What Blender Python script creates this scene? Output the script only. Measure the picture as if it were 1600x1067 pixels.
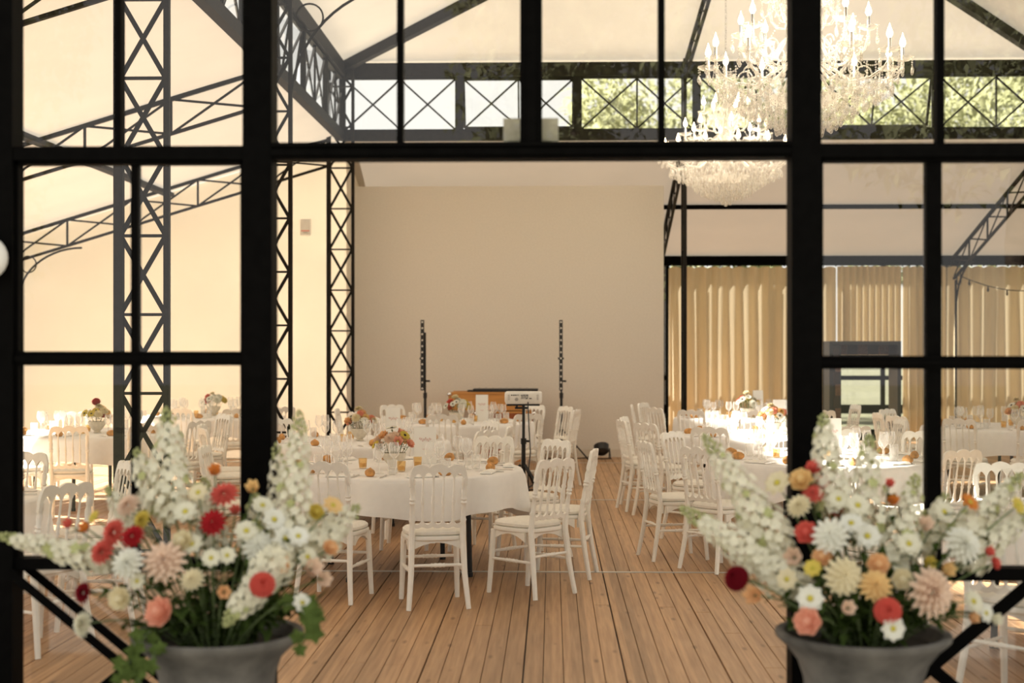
import bpy, math, random
from math import sin, cos, pi, sqrt, atan2, tan
from mathutils import Vector, Matrix
random.seed(7)
for o in list(bpy.data.objects): bpy.data.objects.remove(o)
SC = bpy.context.scene
COL = SC.collection
# ------------------------------------------------------------------ camera
F = 2222.0; CX, HY = 800.0, 544.0; CAMZ = 1.65
YAW = math.atan(62 / F)
cam = bpy.data.objects.new('camera', bpy.data.cameras.new('camera')); COL.objects.link(cam)
cam.location = (0, 0, CAMZ); cam.rotation_euler = (pi / 2, 0, YAW)
cam.data.sensor_width = 36; cam.data.lens = 36 * F / 1600
cam.data.shift_y = (HY - 533.5) / 1600
cam.data.clip_start = 0.05; cam.data.clip_end = 400
cam.data.dof.use_dof = True; cam.data.dof.focus_distance = 10.8; cam.data.dof.aperture_fstop = 1.9
SC.camera = cam
def P(px, py, Y):
    """point at depth Y (world) seen at pixel px,py"""
    u = (px - CX) / F; v = (HY - py) / F
    k = Y / (cos(YAW) + u * sin(YAW))
    return Vector((k * (-sin(YAW) + u * cos(YAW)), Y, CAMZ + v * k))
def floor_pt(px, py):
    return P(px, py, CAMZ * F / (py - HY))
# ------------------------------------------------------------------ world / sun / exposure
SC.view_settings.view_transform = 'Standard'; SC.view_settings.look = 'None'
SC.view_settings.gamma = 1; SC.view_settings.use_curve_mapping = False
SC.view_settings.exposure = 1.05
W = bpy.data.worlds.new('sky'); SC.world = W; W.use_nodes = True
bg = W.node_tree.nodes['Background']
bg.inputs[0].default_value = (1.0, 0.975, 0.93, 1); bg.inputs[1].default_value = 0.56
sun = bpy.data.objects.new('sun', bpy.data.lights.new('sun', 'SUN')); COL.objects.link(sun)
sun.data.energy = 17.0; sun.data.color = (1.0, 0.945, 0.87); sun.data.angle = math.radians(1.5)
SUN_DIR = Vector((0.72, -0.33, -0.60)).normalized()
sun.rotation_euler = SUN_DIR.to_track_quat('-Z', 'Y').to_euler(); sun.location = (-20, 30, 30)
SC.cycles.max_bounces = 10; SC.cycles.transparent_max_bounces = 24; SC.cycles.diffuse_bounces = 5
SC.cycles.caustics_reflective = False; SC.cycles.caustics_refractive = False
SC.cycles.sample_clamp_indirect = 6
# ------------------------------------------------------------------ materials
M = {}
def nmat(name):
    m = bpy.data.materials.new(name); m.use_nodes = True; M[name] = m
    nt = m.node_tree; nt.nodes.clear()
    out = nt.nodes.new('ShaderNodeOutputMaterial')
    return m, nt, out
def noise_col(nt, c1, c2, scale, detail=4, stretch=None, coord='Object'):
    tc = nt.nodes.new('ShaderNodeTexCoord'); src = tc.outputs[coord]
    if stretch:
        mp = nt.nodes.new('ShaderNodeMapping'); mp.inputs['Scale'].default_value = stretch
        nt.links.new(src, mp.inputs[0]); src = mp.outputs[0]
    n = nt.nodes.new('ShaderNodeTexNoise'); n.inputs['Scale'].default_value = scale; n.inputs['Detail'].default_value = detail
    nt.links.new(src, n.inputs['Vector'])
    r = nt.nodes.new('ShaderNodeValToRGB')
    r.color_ramp.elements[0].position = .3; r.color_ramp.elements[1].position = .7
    r.color_ramp.elements[0].color = (*c1, 1); r.color_ramp.elements[1].color = (*c2, 1)
    nt.links.new(n.outputs['Fac'], r.inputs[0])
    return r.outputs[0], n
def mat(name, c, rough=.5, metal=0, var=.06, scale=8, bump=0, spec=.5, emit=None, estr=0, sheen=0, stretch=None):
    m, nt, out = nmat(name)
    b = nt.nodes.new('ShaderNodeBsdfPrincipled')
    c1 = tuple(max(0, x * (1 - var)) for x in c); c2 = tuple(min(1, x * (1 + var)) for x in c)
    col, n = noise_col(nt, c1, c2, scale, stretch=stretch)
    nt.links.new(col, b.inputs['Base Color'])
    b.inputs['Roughness'].default_value = rough; b.inputs['Metallic'].default_value = metal
    b.inputs['Specular IOR Level'].default_value = spec
    if sheen: b.inputs['Sheen Weight'].default_value = sheen
    if emit:
        b.inputs['Emission Color'].default_value = (*emit, 1); b.inputs['Emission Strength'].default_value = estr
    if bump:
        bn = nt.nodes.new('ShaderNodeBump'); bn.inputs['Strength'].default_value = bump; bn.inputs['Distance'].default_value = .01
        nt.links.new(n.outputs['Fac'], bn.inputs['Height']); nt.links.new(bn.outputs[0], b.inputs['Normal'])
    nt.links.new(b.outputs[0], out.inputs[0])
    return m
def fabric(name, c, trans=.5, var=.03, scale=3, stretch=None, c_tr=None):
    """woven sheet: part of the light is scattered back, part passes through"""
    m, nt, out = nmat(name)
    col, n = noise_col(nt, tuple(x * (1 - var) for x in c), tuple(min(1, x * (1 + var)) for x in c), scale, stretch=stretch)
    d = nt.nodes.new('ShaderNodeBsdfDiffuse'); t = nt.nodes.new('ShaderNodeBsdfTranslucent'); mx = nt.nodes.new('ShaderNodeMixShader')
    nt.links.new(col, d.inputs[0])
    if c_tr: t.inputs[0].default_value = (*c_tr, 1)
    else: nt.links.new(col, t.inputs[0])
    mx.inputs[0].default_value = trans
    nt.links.new(d.outputs[0], mx.inputs[1]); nt.links.new(t.outputs[0], mx.inputs[2]); nt.links.new(mx.outputs[0], out.inputs[0])
    return m
def thin_glass(name, tint=(1, 1, 1), base=.04, edge=.6, rough=0.0, body=0.0, body_col=(1, 1, 1), power=3.0):
    """single-wall glass: clear face-on, mirror-like at grazing angles, a little scattered light in the body"""
    m, nt, out = nmat(name); L = nt.links.new
    tr = nt.nodes.new('ShaderNodeBsdfTransparent'); tr.inputs[0].default_value = (*tint, 1)
    gl = nt.nodes.new('ShaderNodeBsdfGlossy'); gl.inputs['Roughness'].default_value = rough
    lw = nt.nodes.new('ShaderNodeLayerWeight'); lw.inputs[0].default_value = .5
    pw = nt.nodes.new('ShaderNodeMath'); pw.operation = 'POWER'; pw.inputs[1].default_value = power; L(lw.outputs['Facing'], pw.inputs[0])
    ml = nt.nodes.new('ShaderNodeMath'); ml.operation = 'MULTIPLY_ADD'; ml.inputs[1].default_value = edge; ml.inputs[2].default_value = base; ml.use_clamp = True
    L(pw.outputs[0], ml.inputs[0])
    mx = nt.nodes.new('ShaderNodeMixShader'); L(ml.outputs[0], mx.inputs[0])
    L(tr.outputs[0], mx.inputs[1]); L(gl.outputs[0], mx.inputs[2]); last = mx
    if body:
        df = nt.nodes.new('ShaderNodeBsdfDiffuse'); df.inputs[0].default_value = (*body_col, 1)
        t2 = nt.nodes.new('ShaderNodeBsdfTranslucent'); t2.inputs[0].default_value = (*body_col, 1)
        ad = nt.nodes.new('ShaderNodeMixShader'); ad.inputs[0].default_value = .5; L(df.outputs[0], ad.inputs[1]); L(t2.outputs[0], ad.inputs[2])
        m2 = nt.nodes.new('ShaderNodeMixShader')
        b2 = nt.nodes.new('ShaderNodeMath'); b2.operation = 'MULTIPLY_ADD'; b2.inputs[1].default_value = body * 2; b2.inputs[2].default_value = body * .4; b2.use_clamp = True
        L(pw.outputs[0], b2.inputs[0]); L(b2.outputs[0], m2.inputs[0])
        L(mx.outputs[0], m2.inputs[1]); L(ad.outputs[0], m2.inputs[2]); last = m2
    L(last.outputs[0], out.inputs[0])
    return m
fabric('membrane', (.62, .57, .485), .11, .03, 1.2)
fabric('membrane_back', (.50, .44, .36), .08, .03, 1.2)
fabric('membrane_seam', (.56, .49, .37), .3)
fabric('cream_fabric', (.82, .775, .69), .30, .02, 1.5)
fabric('curtain_fabric', (.76, .65, .45), .10, .05, 6, (1, 1, .15))
fabric('cloth', (.92, .91, .89), .12, .02, 20)
mat('screen_wall', (.80, .745, .66), .9, var=.03, scale=40, bump=.1)
mat('skirting', (.72, .65, .54), .6)
mat('black_steel', (.0022, .002, .0018), .6, .0, var=.3, scale=20, spec=.03)
mat('bronze_steel', (.012, .010, .0075), .6, .0, var=.3, scale=14, spec=.12)
mat('chair_white', (.88, .86, .80), .32, var=.03, scale=25)
mat('cushion', (.80, .77, .70), .85, var=.04, scale=30, bump=.15)
mat('black_metal', (.012, .012, .012), .4, .3)
mat('black_plastic', (.015, .015, .015), .45)
mat('white_plastic', (.80, .78, .73), .4)
mat('grey_plastic', (.35, .33, .30), .5)
mat('alu', (.62, .62, .60), .35, .8)
mat('silver', (.75, .74, .72), .22, 1.0)
mat('chrome', (.85, .85, .85), .12, 1.0)
mat('paper', (.86, .85, .81), .8, var=.01)
mat('ink', (.62, .30, .27), .8)
mat('red_print', (.75, .12, .05), .6)
mat('bread', (.58, .29, .09), .7, var=.35, scale=30, bump=.4)
mat('napkin', (.86, .84, .79), .85, var=.03)
mat('stone_bowl', (.70, .64, .53), .8, var=.08, scale=40)
mat('urn', (.13, .12, .105), .85, var=.5, scale=7, bump=.5)
mat('soil', (.02, .015, .01), .95)
mat('case_wood', (.58, .27, .07), .5, var=.12, scale=6, stretch=(.4, 1, 6))
mat('case_dark', (.28, .075, .02), .5, var=.2, scale=5)
mat('candle', (.85, .80, .70), .5)
mat('crystal_body', (.80, .76, .68), .15)
mat('bulb', (1, .9, .7), .3, emit=(1.0, .78, .48), estr=9)
mat('beige_box', (.60, .54, .42), .6)
mat('terrace', (.20, .19, .17), .85, var=.2, scale=5, bump=.3)
mat('grass', (.060, .060, .026), .95, var=.45, scale=3, bump=.6)
mat('bark', (.07, .05, .035), .9, var=.4, scale=12)
fabric('leaf_tree', (.33, .34, .19), .45, .35, .8)
mat('brown_panel', (.12, .065, .04), .6, var=.25, scale=30)
mat('dark_panel', (.03, .02, .015), .6)
mat('amber_wax', (.85, .66, .38), .4)
mat('lamp_opal', (.75, .72, .66), .4)
thin_glass('pane', (.96, .96, .94), .055, .9, power=5)
thin_glass('glassware', (.995, .995, .99), .05, .45, .03, .42, (.97, .95, .92), 2.2)
thin_glass('amber_glass', (.99, .90, .72), .05, .4, .03, .2, (.95, .75, .45), 2)
thin_glass('crystal', (.99, .985, .97), .14, .5, .04, .42, (1, .97, .92), 1.5)
for nm, c in dict(f_white=(.76, .73, .58), f_green=(.48, .50, .24), f_cream=(.78, .70, .48), f_blush=(.78, .60, .46), f_pink=(.80, .40, .28),
                  f_peach=(.80, .50, .26), f_coral=(.66, .13, .10), f_red=(.42, .025, .03), f_burg=(.20, .012, .02), f_orange=(.70, .26, .06),
                  f_apricot=(.78, .55, .25), f_yellow=(.68, .55, .12), f_purewhite=(.80, .79, .70)).items():
    fabric(nm, c, .3, .12, 40)
mat('f_eye', (.45, .38, .04), .8); mat('f_dark_eye', (.03, .02, .01), .9)
fabric('leaf', (.055, .085, .022), .25, .5, 12); fabric('leaf_ivy', (.09, .13, .035), .3, .35, 20)
mat('stem', (.10, .14, .05), .7, var=.3)
def wood():
    m, nt, out = nmat('plank')
    L = nt.links.new
    b = nt.nodes.new('ShaderNodeBsdfPrincipled'); tc = nt.nodes.new('ShaderNodeTexCoord'); oi = nt.nodes.new('ShaderNodeObjectInfo')
    geo = nt.nodes.new('ShaderNodeNewGeometry')
    sx = nt.nodes.new('ShaderNodeSeparateXYZ'); L(geo.outputs['Position'], sx.inputs[0])
    mu = nt.nodes.new('ShaderNodeMath'); mu.operation = 'DIVIDE'; mu.inputs[1].default_value = .1037; L(sx.outputs['X'], mu.inputs[0])
    fl = nt.nodes.new('ShaderNodeMath'); fl.operation = 'FLOOR'; L(mu.outputs[0], fl.inputs[0])
    wn = nt.nodes.new('ShaderNodeTexWhiteNoise'); wn.noise_dimensions = '1D'; L(fl.outputs[0], wn.inputs['W'])
    mp = nt.nodes.new('ShaderNodeMapping'); mp.inputs['Scale'].default_value = (22, .9, 1); L(geo.outputs['Position'], mp.inputs[0])
    n1 = nt.nodes.new('ShaderNodeTexNoise'); n1.inputs['Scale'].default_value = 2.0; n1.inputs['Detail'].default_value = 6; L(mp.outputs[0], n1.inputs['Vector'])
    r1 = nt.nodes.new('ShaderNodeValToRGB'); e = r1.color_ramp.elements
    e[0].position = .25; e[0].color = (.32, .182, .090, 1); e[1].position = .75; e[1].color = (.53, .33, .178, 1)
    L(n1.outputs['Fac'], r1.inputs[0])
    # knots
    mp2 = nt.nodes.new('ShaderNodeMapping'); mp2.inputs['Scale'].default_value = (9, 2.6, 1); L(geo.outputs['Position'], mp2.inputs[0])
    vo = nt.nodes.new('ShaderNodeTexVoronoi'); vo.inputs['Scale'].default_value = 1.0; L(mp2.outputs[0], vo.inputs['Vector'])
    rk = nt.nodes.new('ShaderNodeValToRGB'); rk.color_ramp.elements[0].position = .04; rk.color_ramp.elements[1].position = .16
    rk.color_ramp.elements[0].color = (.35, .30, .25, 1); rk.color_ramp.elements[1].color = (1, 1, 1, 1); L(vo.outputs['Distance'], rk.inputs[0])
    m1 = nt.nodes.new('ShaderNodeMixRGB'); m1.blend_type = 'MULTIPLY'; m1.inputs[0].default_value = .8; L(r1.outputs[0], m1.inputs[1]); L(rk.outputs[0], m1.inputs[2])
    mr = nt.nodes.new('ShaderNodeMapRange'); mr.inputs[3].default_value = .80; mr.inputs[4].default_value = 1.18; L(wn.outputs['Value'], mr.inputs[0])
    m2 = nt.nodes.new('ShaderNodeVectorMath'); m2.operation = 'SCALE'; L(m1.outputs[0], m2.inputs[0]); L(mr.outputs[0], m2.inputs['Scale'])
    L(m2.outputs[0], b.inputs['Base Color']); b.inputs['Roughness'].default_value = .48
    bn = nt.nodes.new('ShaderNodeBump'); bn.inputs['Strength'].default_value = .15; bn.inputs['Distance'].default_value = .003
    L(n1.outputs['Fac'], bn.inputs['Height']); L(bn.outputs[0], b.inputs['Normal'])
    L(b.outputs[0], out.inputs[0])
wood()
# ------------------------------------------------------------------ mesh builder
class MB:
    def __init__(s): s.v = []; s.f = []
    def add(s, vs, fs):
        n = len(s.v); s.v += [tuple(p) for p in vs]; s.f += [tuple(i + n for i in f) for f in fs]; return s
    def box(s, c, d, R=None):
        x, y, z = d[0] / 2, d[1] / 2, d[2] / 2
        vs = [Vector((i * x, j * y, k * z)) for k in (-1, 1) for j in (-1, 1) for i in (-1, 1)]
        if R: vs = [R @ p for p in vs]
        c = Vector(c)
        return s.add([p + c for p in vs], [(0, 2, 3, 1), (4, 5, 7, 6), (0, 1, 5, 4), (2, 6, 7, 3), (0, 4, 6, 2), (1, 3, 7, 5)])
    def bar(s, a, b, w, h=None, up=(0, 1, 0)):
        """rectangular bar; w is the size across up x dir, h along up"""
        h = h or w; a = Vector(a); b = Vector(b); d = (b - a); L = d.length; d.normalize()
        up = Vector(up); side = up.cross(d)
        if side.length < 1e-4: up = Vector((1, 0, 0)); side = up.cross(d)
        side.normalize(); u2 = d.cross(side)
        vs = []
        for p in (a, b):
            for i, j in ((-1, -1), (1, -1), (1, 1), (-1, 1)): vs.append(p + side * i * w / 2 + u2 * j * h / 2)
        return s.add(vs, [(0, 3, 2, 1), (4, 5, 6, 7), (0, 1, 5, 4), (1, 2, 6, 5), (2, 3, 7, 6), (3, 0, 4, 7)])
    def tube(s, pts, r, n=8, cap=True):
        pts = [Vector(p) for p in pts]
        if not isinstance(r, (list, tuple)): r = [r] * len(pts)
        vs = []; fs = []; ref = None
        for i, p in enumerate(pts):
            t = (pts[min(i + 1, len(pts) - 1)] - pts[max(i - 1, 0)])
            if t.length < 1e-9: t = Vector((0, 0, 1))
            t.normalize()
            if ref is None:
                ref = Vector((0, 0, 1)) if abs(t.z) < .9 else Vector((1, 0, 0))
            a = t.cross(ref).normalized(); bb = a.cross(t).normalized(); ref = bb
            for k in range(n):
                q = 2 * pi * k / n; vs.append(p + a * cos(q) * r[i] + bb * sin(q) * r[i])
        for i in range(len(pts) - 1):
            for k in range(n):
                k2 = (k + 1) % n; fs.append((i * n + k, i * n + k2, (i + 1) * n + k2, (i + 1) * n + k))
        if cap:
            fs.append(tuple(range(n))[::-1]); fs.append(tuple(range((len(pts) - 1) * n, len(pts) * n)))
        return s.add(vs, fs)
    def lathe(s, prof, n=16, c=(0, 0, 0), M4=None):
        vs = []; fs = []
        for r, z in prof:
            for k in range(n):
                q = 2 * pi * k / n; vs.append(Vector((r * cos(q), r * sin(q), z)))
        for i in range(len(prof) - 1):
            for k in range(n):
                k2 = (k + 1) % n; fs.append((i * n + k, i * n + k2, (i + 1) * n + k2, (i + 1) * n + k))
        if M4: vs = [M4 @ p for p in vs]
        c = Vector(c); return s.add([p + c for p in vs], fs)
    def ball(s, c, r, n=8, m=6, sc=(1, 1, 1)):
        pr = [(max(1e-4, sin(pi * i / m)) , -cos(pi * i / m)) for i in range(m + 1)]
        vs = []; fs = []; c = Vector(c)
        for a, z in pr:
            for k in range(n):
                q = 2 * pi * k / n; vs.append(c + Vector((a * cos(q) * r * sc[0], a * sin(q) * r * sc[1], z * r * sc[2])))
        for i in range(m):
            for k in range(n):
                k2 = (k + 1) % n; fs.append((i * n + k, i * n + k2, (i + 1) * n + k2, (i + 1) * n + k))
        return s.add(vs, fs)
    def mesh(s, name, m, smooth=True):
        me = bpy.data.meshes.new(name); me.from_pydata(s.v, [], s.f); me.update()
        me.materials.append(M[m] if isinstance(m, str) else m)
        if smooth:
            me.polygons.foreach_set('use_smooth', [True] * len(me.polygons))
            try: me.set_sharp_from_angle(angle=math.radians(42))
            except Exception: pass
        return me
    def build(s, name, m, parent=None, smooth=True, loc=None):
        return link(name, s.mesh(name, m, smooth), parent, loc)
def link(name, me, parent=None, loc=None):
    o = bpy.data.objects.new(name, me); COL.objects.link(o)
    if parent is not None: o.parent = parent
    if loc is not None: o.location = loc
    return o
def tag(o, label=None, cat=None, group=None, kind=None):
    if label: o['label'] = label
    if cat: o['category'] = cat
    if group: o['group'] = group
    if kind: o['kind'] = kind
    return o
def empty(name, loc=(0, 0, 0), rz=0, label=None, cat=None, group=None, kind=None):
    o = bpy.data.objects.new(name, None); COL.objects.link(o); o.location = loc; o.rotation_euler = (0, 0, rz)
    o.empty_display_size = .1
    return tag(o, label, cat, group, kind)
KIDS = {}
def copy_tree(o, parent=None, loc=None, rz=None, label=None, group=None):
    c = o.copy(); COL.objects.link(c)
    if parent is not None: c.parent = parent
    if loc is not None: c.location = loc
    if rz is not None: c.rotation_euler = (0, 0, rz)
    if label: c['label'] = label
    if group: c['group'] = group
    if o.name not in KIDS: KIDS[o.name] = list(o.children)
    for ch in KIDS[o.name]:
        copy_tree(ch, c)
    return c
def quad(pts): return MB().add([Vector(p) for p in pts], [tuple(range(len(pts)))])
def slab(pts, t):
    """flat polygon given thickness t along -normal"""
    p = [Vector(q) for q in pts]; n = (p[1] - p[0]).cross(p[2] - p[0]).normalized(); k = len(p)
    mb = MB(); mb.add(p + [q - n * t for q in p], [tuple(range(k)), tuple(range(2 * k - 1, k - 1, -1))] + [(i, i + k, (i + 1) % k + k, (i + 1) % k) for i in range(k)])
    return mb
# ================================================================== STRUCTURE
NX0, NX1 = -3.04, 7.2            # nave column lines
AX0, AX1 = -8.0, 12.2            # outer walls
Y0, Y1, Y2, Y3 = 5.5, 10.5, 20.5, 25.5
ZE, ZA = 3.3, 4.74               # outer eave, top of aisle roof at nave
ZC = 5.78; ZAP = 7.05            # clerestory top, apex
# ---- floor
PW = 0.1037
fl = tag(MB().box(((AX0 + AX1) / 2, (Y0 + Y3) / 2, -.05), (AX1 - AX0, Y3 - Y0, .06)).build('floor', 'dark_panel', smooth=False), kind='structure')
def plank_mb(x, ya, yb, mb=None, seam=0):
    mb = mb or MB(); g = .0035; t = .018; c = .002
    x0, x1 = x + g / 2 + seam, x + PW - g / 2
    vs = [(x0, ya, -t), (x1, ya, -t), (x1, yb, -t), (x0, yb, -t), (x0, ya, -c), (x1, ya, -c), (x1, yb, -c), (x0, yb, -c),
          (x0 + c, ya + c, 0), (x1 - c, ya + c, 0), (x1 - c, yb - c, 0), (x0 + c, yb - c, 0)]
    return mb.add(vs, [(8, 9, 10, 11), (4, 5, 9, 8), (5, 6, 10, 9), (6, 7, 11, 10), (7, 4, 8, 11), (0, 1, 5, 4), (1, 2, 6, 5), (2, 3, 7, 6), (3, 0, 4, 7)])
rest = MB(); npl = 0
rng = random.Random(3)
rows = [(Y0, Y1, -3.4, 3.2), (Y1, 15.5, -2.6, 3.0), (15.5, Y2, -1.2, 2.4), (Y2, Y3, 9, 9)]
k0 = int(AX0 / PW) ; k1 = int(AX1 / PW)
for (ya, yb, xa, xb) in rows:
    for k in range(k0, k1):
        x = k * PW - .0433; sm = .005 if k % 5 == 4 else 0
        cut = rng.choice([None, ya + rng.uniform(1, 4)])
        segs = [(ya + .03, yb - .03)] if cut is None else [(ya + .03, cut - .002), (cut + .002, yb - .03)]
        for a, b in segs:
            if xa <= x <= xb and npl < 298:
                plank_mb(0, a, b, None, sm).build('plank', 'plank', fl, smooth=False, loc=(x, 0, 0)); npl += 1
            else: plank_mb(x, a, b, rest, sm)
tag(rest.build('plank_field', 'plank', fl, smooth=False), kind='stuff')
for y in (Y1, 15.5, Y2):
    MB().box(((AX0 + AX1) / 2, y, -.004), (AX1 - AX0, .045, .012)).build('joint_strip', 'alu', fl, smooth=False)
# ---- ground outside
tag(MB().box((2, 60, -.30), (240, 240, .2)).build('ground', 'grass', smooth=False), kind='structure')
tag(MB().box((2, 1.2, -.11), (24, 8.5, .2)).build('terrace', 'terrace', smooth=False), kind='structure')
tag(MB().box((2.1, 15.5, -.15), (20.6, 20.4, .13)).build('trim_1', 'bronze_steel', smooth=False), kind='structure')
# ---- membranes
def membrane(name, pts, m='membrane'):
    return tag(quad(pts).build(name, m, smooth=False), kind='structure')
zm = lambda f: ZA + (ZE - ZA) * f
YB = 21.0                                    # cream partition closes the side aisle here
membrane('ceiling', [(AX0, Y0, ZE), (NX0, Y1, ZA), (NX0, YB, ZA), (AX0, YB, ZE)])
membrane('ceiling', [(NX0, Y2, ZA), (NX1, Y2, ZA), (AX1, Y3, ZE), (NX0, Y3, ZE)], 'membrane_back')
membrane('ceiling', [(NX1, Y1, ZA), (AX1, Y0, ZE), (AX1, Y3, ZE), (NX1, Y2, ZA)])
membrane('ceiling', [(AX0, Y0, ZE), (AX1, Y0, ZE), (NX1, Y1, ZA), (NX0, Y1, ZA)])
AP = (2.1, 15.5, ZAP)
cs = [(NX0 - .15, Y1 - .15, ZC), (NX1 + .15, Y1 - .15, ZC), (NX1 + .15, Y2 + .15, ZC), (NX0 - .15, Y2 + .15, ZC)]
for i in range(4): membrane('ceiling', [cs[i], cs[(i + 1) % 4], AP])
# ---- outer walls
def glazed_side(name, x, ya, yb):
    e = empty(name, (0, 0, 0), kind='structure'); n = int((yb - ya) / 1.7)
    for i in range(n + 1): MB().box((x, ya + (yb - ya) * i / n, 1.6), (.06, .06, 3.2)).build('mullion', 'black_steel', e, False)
    for z in (.05, 1.0, 2.3): MB().box((x, (ya + yb) / 2, z), (.05, yb - ya, .06)).build('rail', 'black_steel', e, False)
    quad([(x, ya, 0), (x, yb, 0), (x, yb, 3.2), (x, ya, 3.2)]).build('pane', 'pane', e, False)
glazed_side('wall_left', AX0, Y0, YB); glazed_side('wall_right', AX1, Y0, Y3)  # unseen side walls, glazed clear to let extra sun and sky light in
tag(slab([(AX0, YB, 0), (NX0 + .05, YB, 0), (NX0 + .05, YB, ZA), (AX0, YB, ZE)], .01).build('wall_back_left', 'cream_fabric', smooth=False), kind='structure')
tag(quad([(NX0, YB, 0), (NX0, Y3, 0), (NX0, Y3, ZE), (NX0, YB, ZA)]).build('wall_store', 'screen_wall', smooth=False), kind='structure')
# screen partition (projection wall)
a = P(543, 712, 21.6); b = P(1037, 290, 21.6)
ws = tag(MB().box(((a.x + b.x) / 2, 21.66, b.z / 2), (b.x - a.x, .12, b.z)).build('wall_screen', 'screen_wall', smooth=False), kind='structure')
tag(MB().box(((a.x + b.x) / 2, 21.59, .06), (b.x - a.x, .02, .12)).build('baseboard_screen', 'skirting', smooth=False), kind='structure')
# ---- back glazed wall behind the curtains
wb = empty('wall_back', (0, 0, 0), kind='structure')
for x in [NX0 + 1.28 * i for i in range(3, 9)] + [NX0, 9.5, AX1]:
    MB().box((x, Y3 + .12, 1.6), (.07, .08, 3.2)).build('mullion', 'black_steel', wb, smooth=False)
for z, h in ((.10, .2), (.56, .16), (1.12, .08)):
    MB().box(((NX0 + AX1) / 2, Y3 + .12, z), (AX1 - NX0, .06, h)).build('rail', 'black_steel', wb, smooth=False)
quad([(NX0, Y3 + .12, 0), (AX1, Y3 + .12, 0), (AX1, Y3 + .12, 3.2), (NX0, Y3 + .12, 3.2)]).build('pane', 'pane', wb, smooth=False)
tag(MB().box(((NX0 + AX1) / 2, Y3, 3.21), (AX1 - NX0, .14, .17)).build('trim_2', 'black_steel', smooth=False), kind='structure')     # eave beam
tag(MB().box(((AX0 + AX1) / 2, Y0, 3.24), (AX1 - AX0, .14, .15)).build('trim_3', 'black_steel', smooth=False), kind='structure')
tag(MB().box((AX0, (Y0 + YB) / 2, 3.24), (.12, YB - Y0, .13)).build('trim_4', 'bronze_steel', smooth=False), kind='structure')
# mid purlins under the side and back aisle membranes
zp = zm(.53)
tag(MB().bar((NX0 - 2.63, Y0 + 2.6, zp - .05), (NX0 - 2.63, YB, zp - .05), .12, .06, (0, 0, 1)).build('trim_5', 'bronze_steel', smooth=False), kind='structure')
tag(MB().bar((NX0, Y2 + 2.63, zp - .04), (NX1 + 2.6, Y2 + 2.63, zp - .04), .07, .07, (0, 0, 1)).build('trim_6', 'black_steel', smooth=False), kind='structure')
# ---- clerestory
def clere_window(name, org, d, w, z0, z1, tilt=0, hinge_in=None):
    """org = left bottom corner, d = horizontal unit direction, opening w wide"""
    e = empty(name, org, atan2(d[1], d[0]), kind='structure')
    h = z1 - z0; fr = MB(); t = .03
    MB().box((w / 2, 0, t / 2), (w, .05, t)).build('frame_rail', 'bronze_steel', e, False)
    MB().box((w / 2, 0, h - t / 2), (w, .05, t)).build('frame_rail', 'bronze_steel', e, False)
    for x in (t / 2, w - t / 2): MB().box((x, 0, h / 2), (t, .05, h - 2 * t)).build('frame_stile', 'bronze_steel', e, False)
    R = Matrix.Rotation(tilt, 4, 'X'); piv = Vector((0, 0, h - t))
    def T(p): return R @ (Vector(p) - piv) + piv
    i0, i1, j0, j1 = t, w - t, t, h - t
    bars = [((w / 2, 0, j0), (w / 2, 0, j1), 'mullion')]
    for a, b in ((i0, w / 2), (w / 2, i1)):
        bars += [((a, 0, j0), (b, 0, j1), 'cross_bar'), ((a, .012, j1), (b, .012, j0), 'cross_bar')]
    if tilt:
        bars += [((i0, 0, j0), (i1, 0, j0), 'sash_rail'), ((i0, 0, j1), (i1, 0, j1), 'sash_rail'), ((i0, 0, j0), (i0, 0, j1), 'sash_stile'), ((i1, 0, j0), (i1, 0, j1), 'sash_stile')]
    for a, b, nm in bars:
        MB().bar(T(a), T(b), .04 if 'sash' in nm else .024, .025, (0, 1, 0)).build(nm, 'bronze_steel', e, False)
    MB().add([T((i0, .006, j0)), T((i1, .006, j0)), T((i1, .006, j1)), T((i0, .006, j1))], [(0, 1, 2, 3)]).build('pane', 'pane', e, False)
    if tilt:
        MB().tube([T((i1, 0, j0)), (i1 - .02, .02, j0 + .02)], .008, 6).build('stay', 'bronze_steel', e)
    return e
zs0, zs1 = 4.78, 5.56
wn = 0
def clere_side(p0, d, n, tilts=()):
    global wn
    L = 10.24 / n
    for i in range(n):
        wn += 1
        o = (p0[0] + d[0] * (L * i + .03), p0[1] + d[1] * (L * i + .03), zs0)
        clere_window('window_%d' % wn, o, d, L - .06, zs0, zs1, tilts.get(i, 0) if tilts else 0)
        q = (p0[0] + d[0] * L * i, p0[1] + d[1] * L * i)
        tag(MB().box((q[0], q[1], (zs0 + zs1) / 2), (.06, .08, zs1 - zs0)).build('trim_post', 'bronze_steel', smooth=False), kind='structure')
clere_side((NX0, Y2), (1, 0), 6, {1: .42, 4: .42})
clere_side((NX0, Y1), (0, 1), 6, {3: .15})
for nm, pts in (('window_13', [(NX1, Y1, zs0), (NX1, Y2, zs0), (NX1, Y2, zs1), (NX1, Y1, zs1)]), ('window_14', [(NX0, Y1, zs0), (NX1, Y1, zs0), (NX1, Y1, zs1), (NX0, Y1, zs1)])):
    tag(quad(pts).build(nm, 'pane', smooth=False), kind='structure')
for z, h, w in ((4.71, .13, .11), (5.66, .2, .14)):
    for a, b in (((NX0, Y1), (NX0, Y2)), ((NX0, Y2), (NX1, Y2)), ((NX1, Y2), (NX1, Y1)), ((NX1, Y1), (NX0, Y1))):
        tag(MB().bar((*a, z), (*b, z), w, h, (0, 0, 1)).build('trim_beam', 'bronze_steel', smooth=False), kind='structure')
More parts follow.
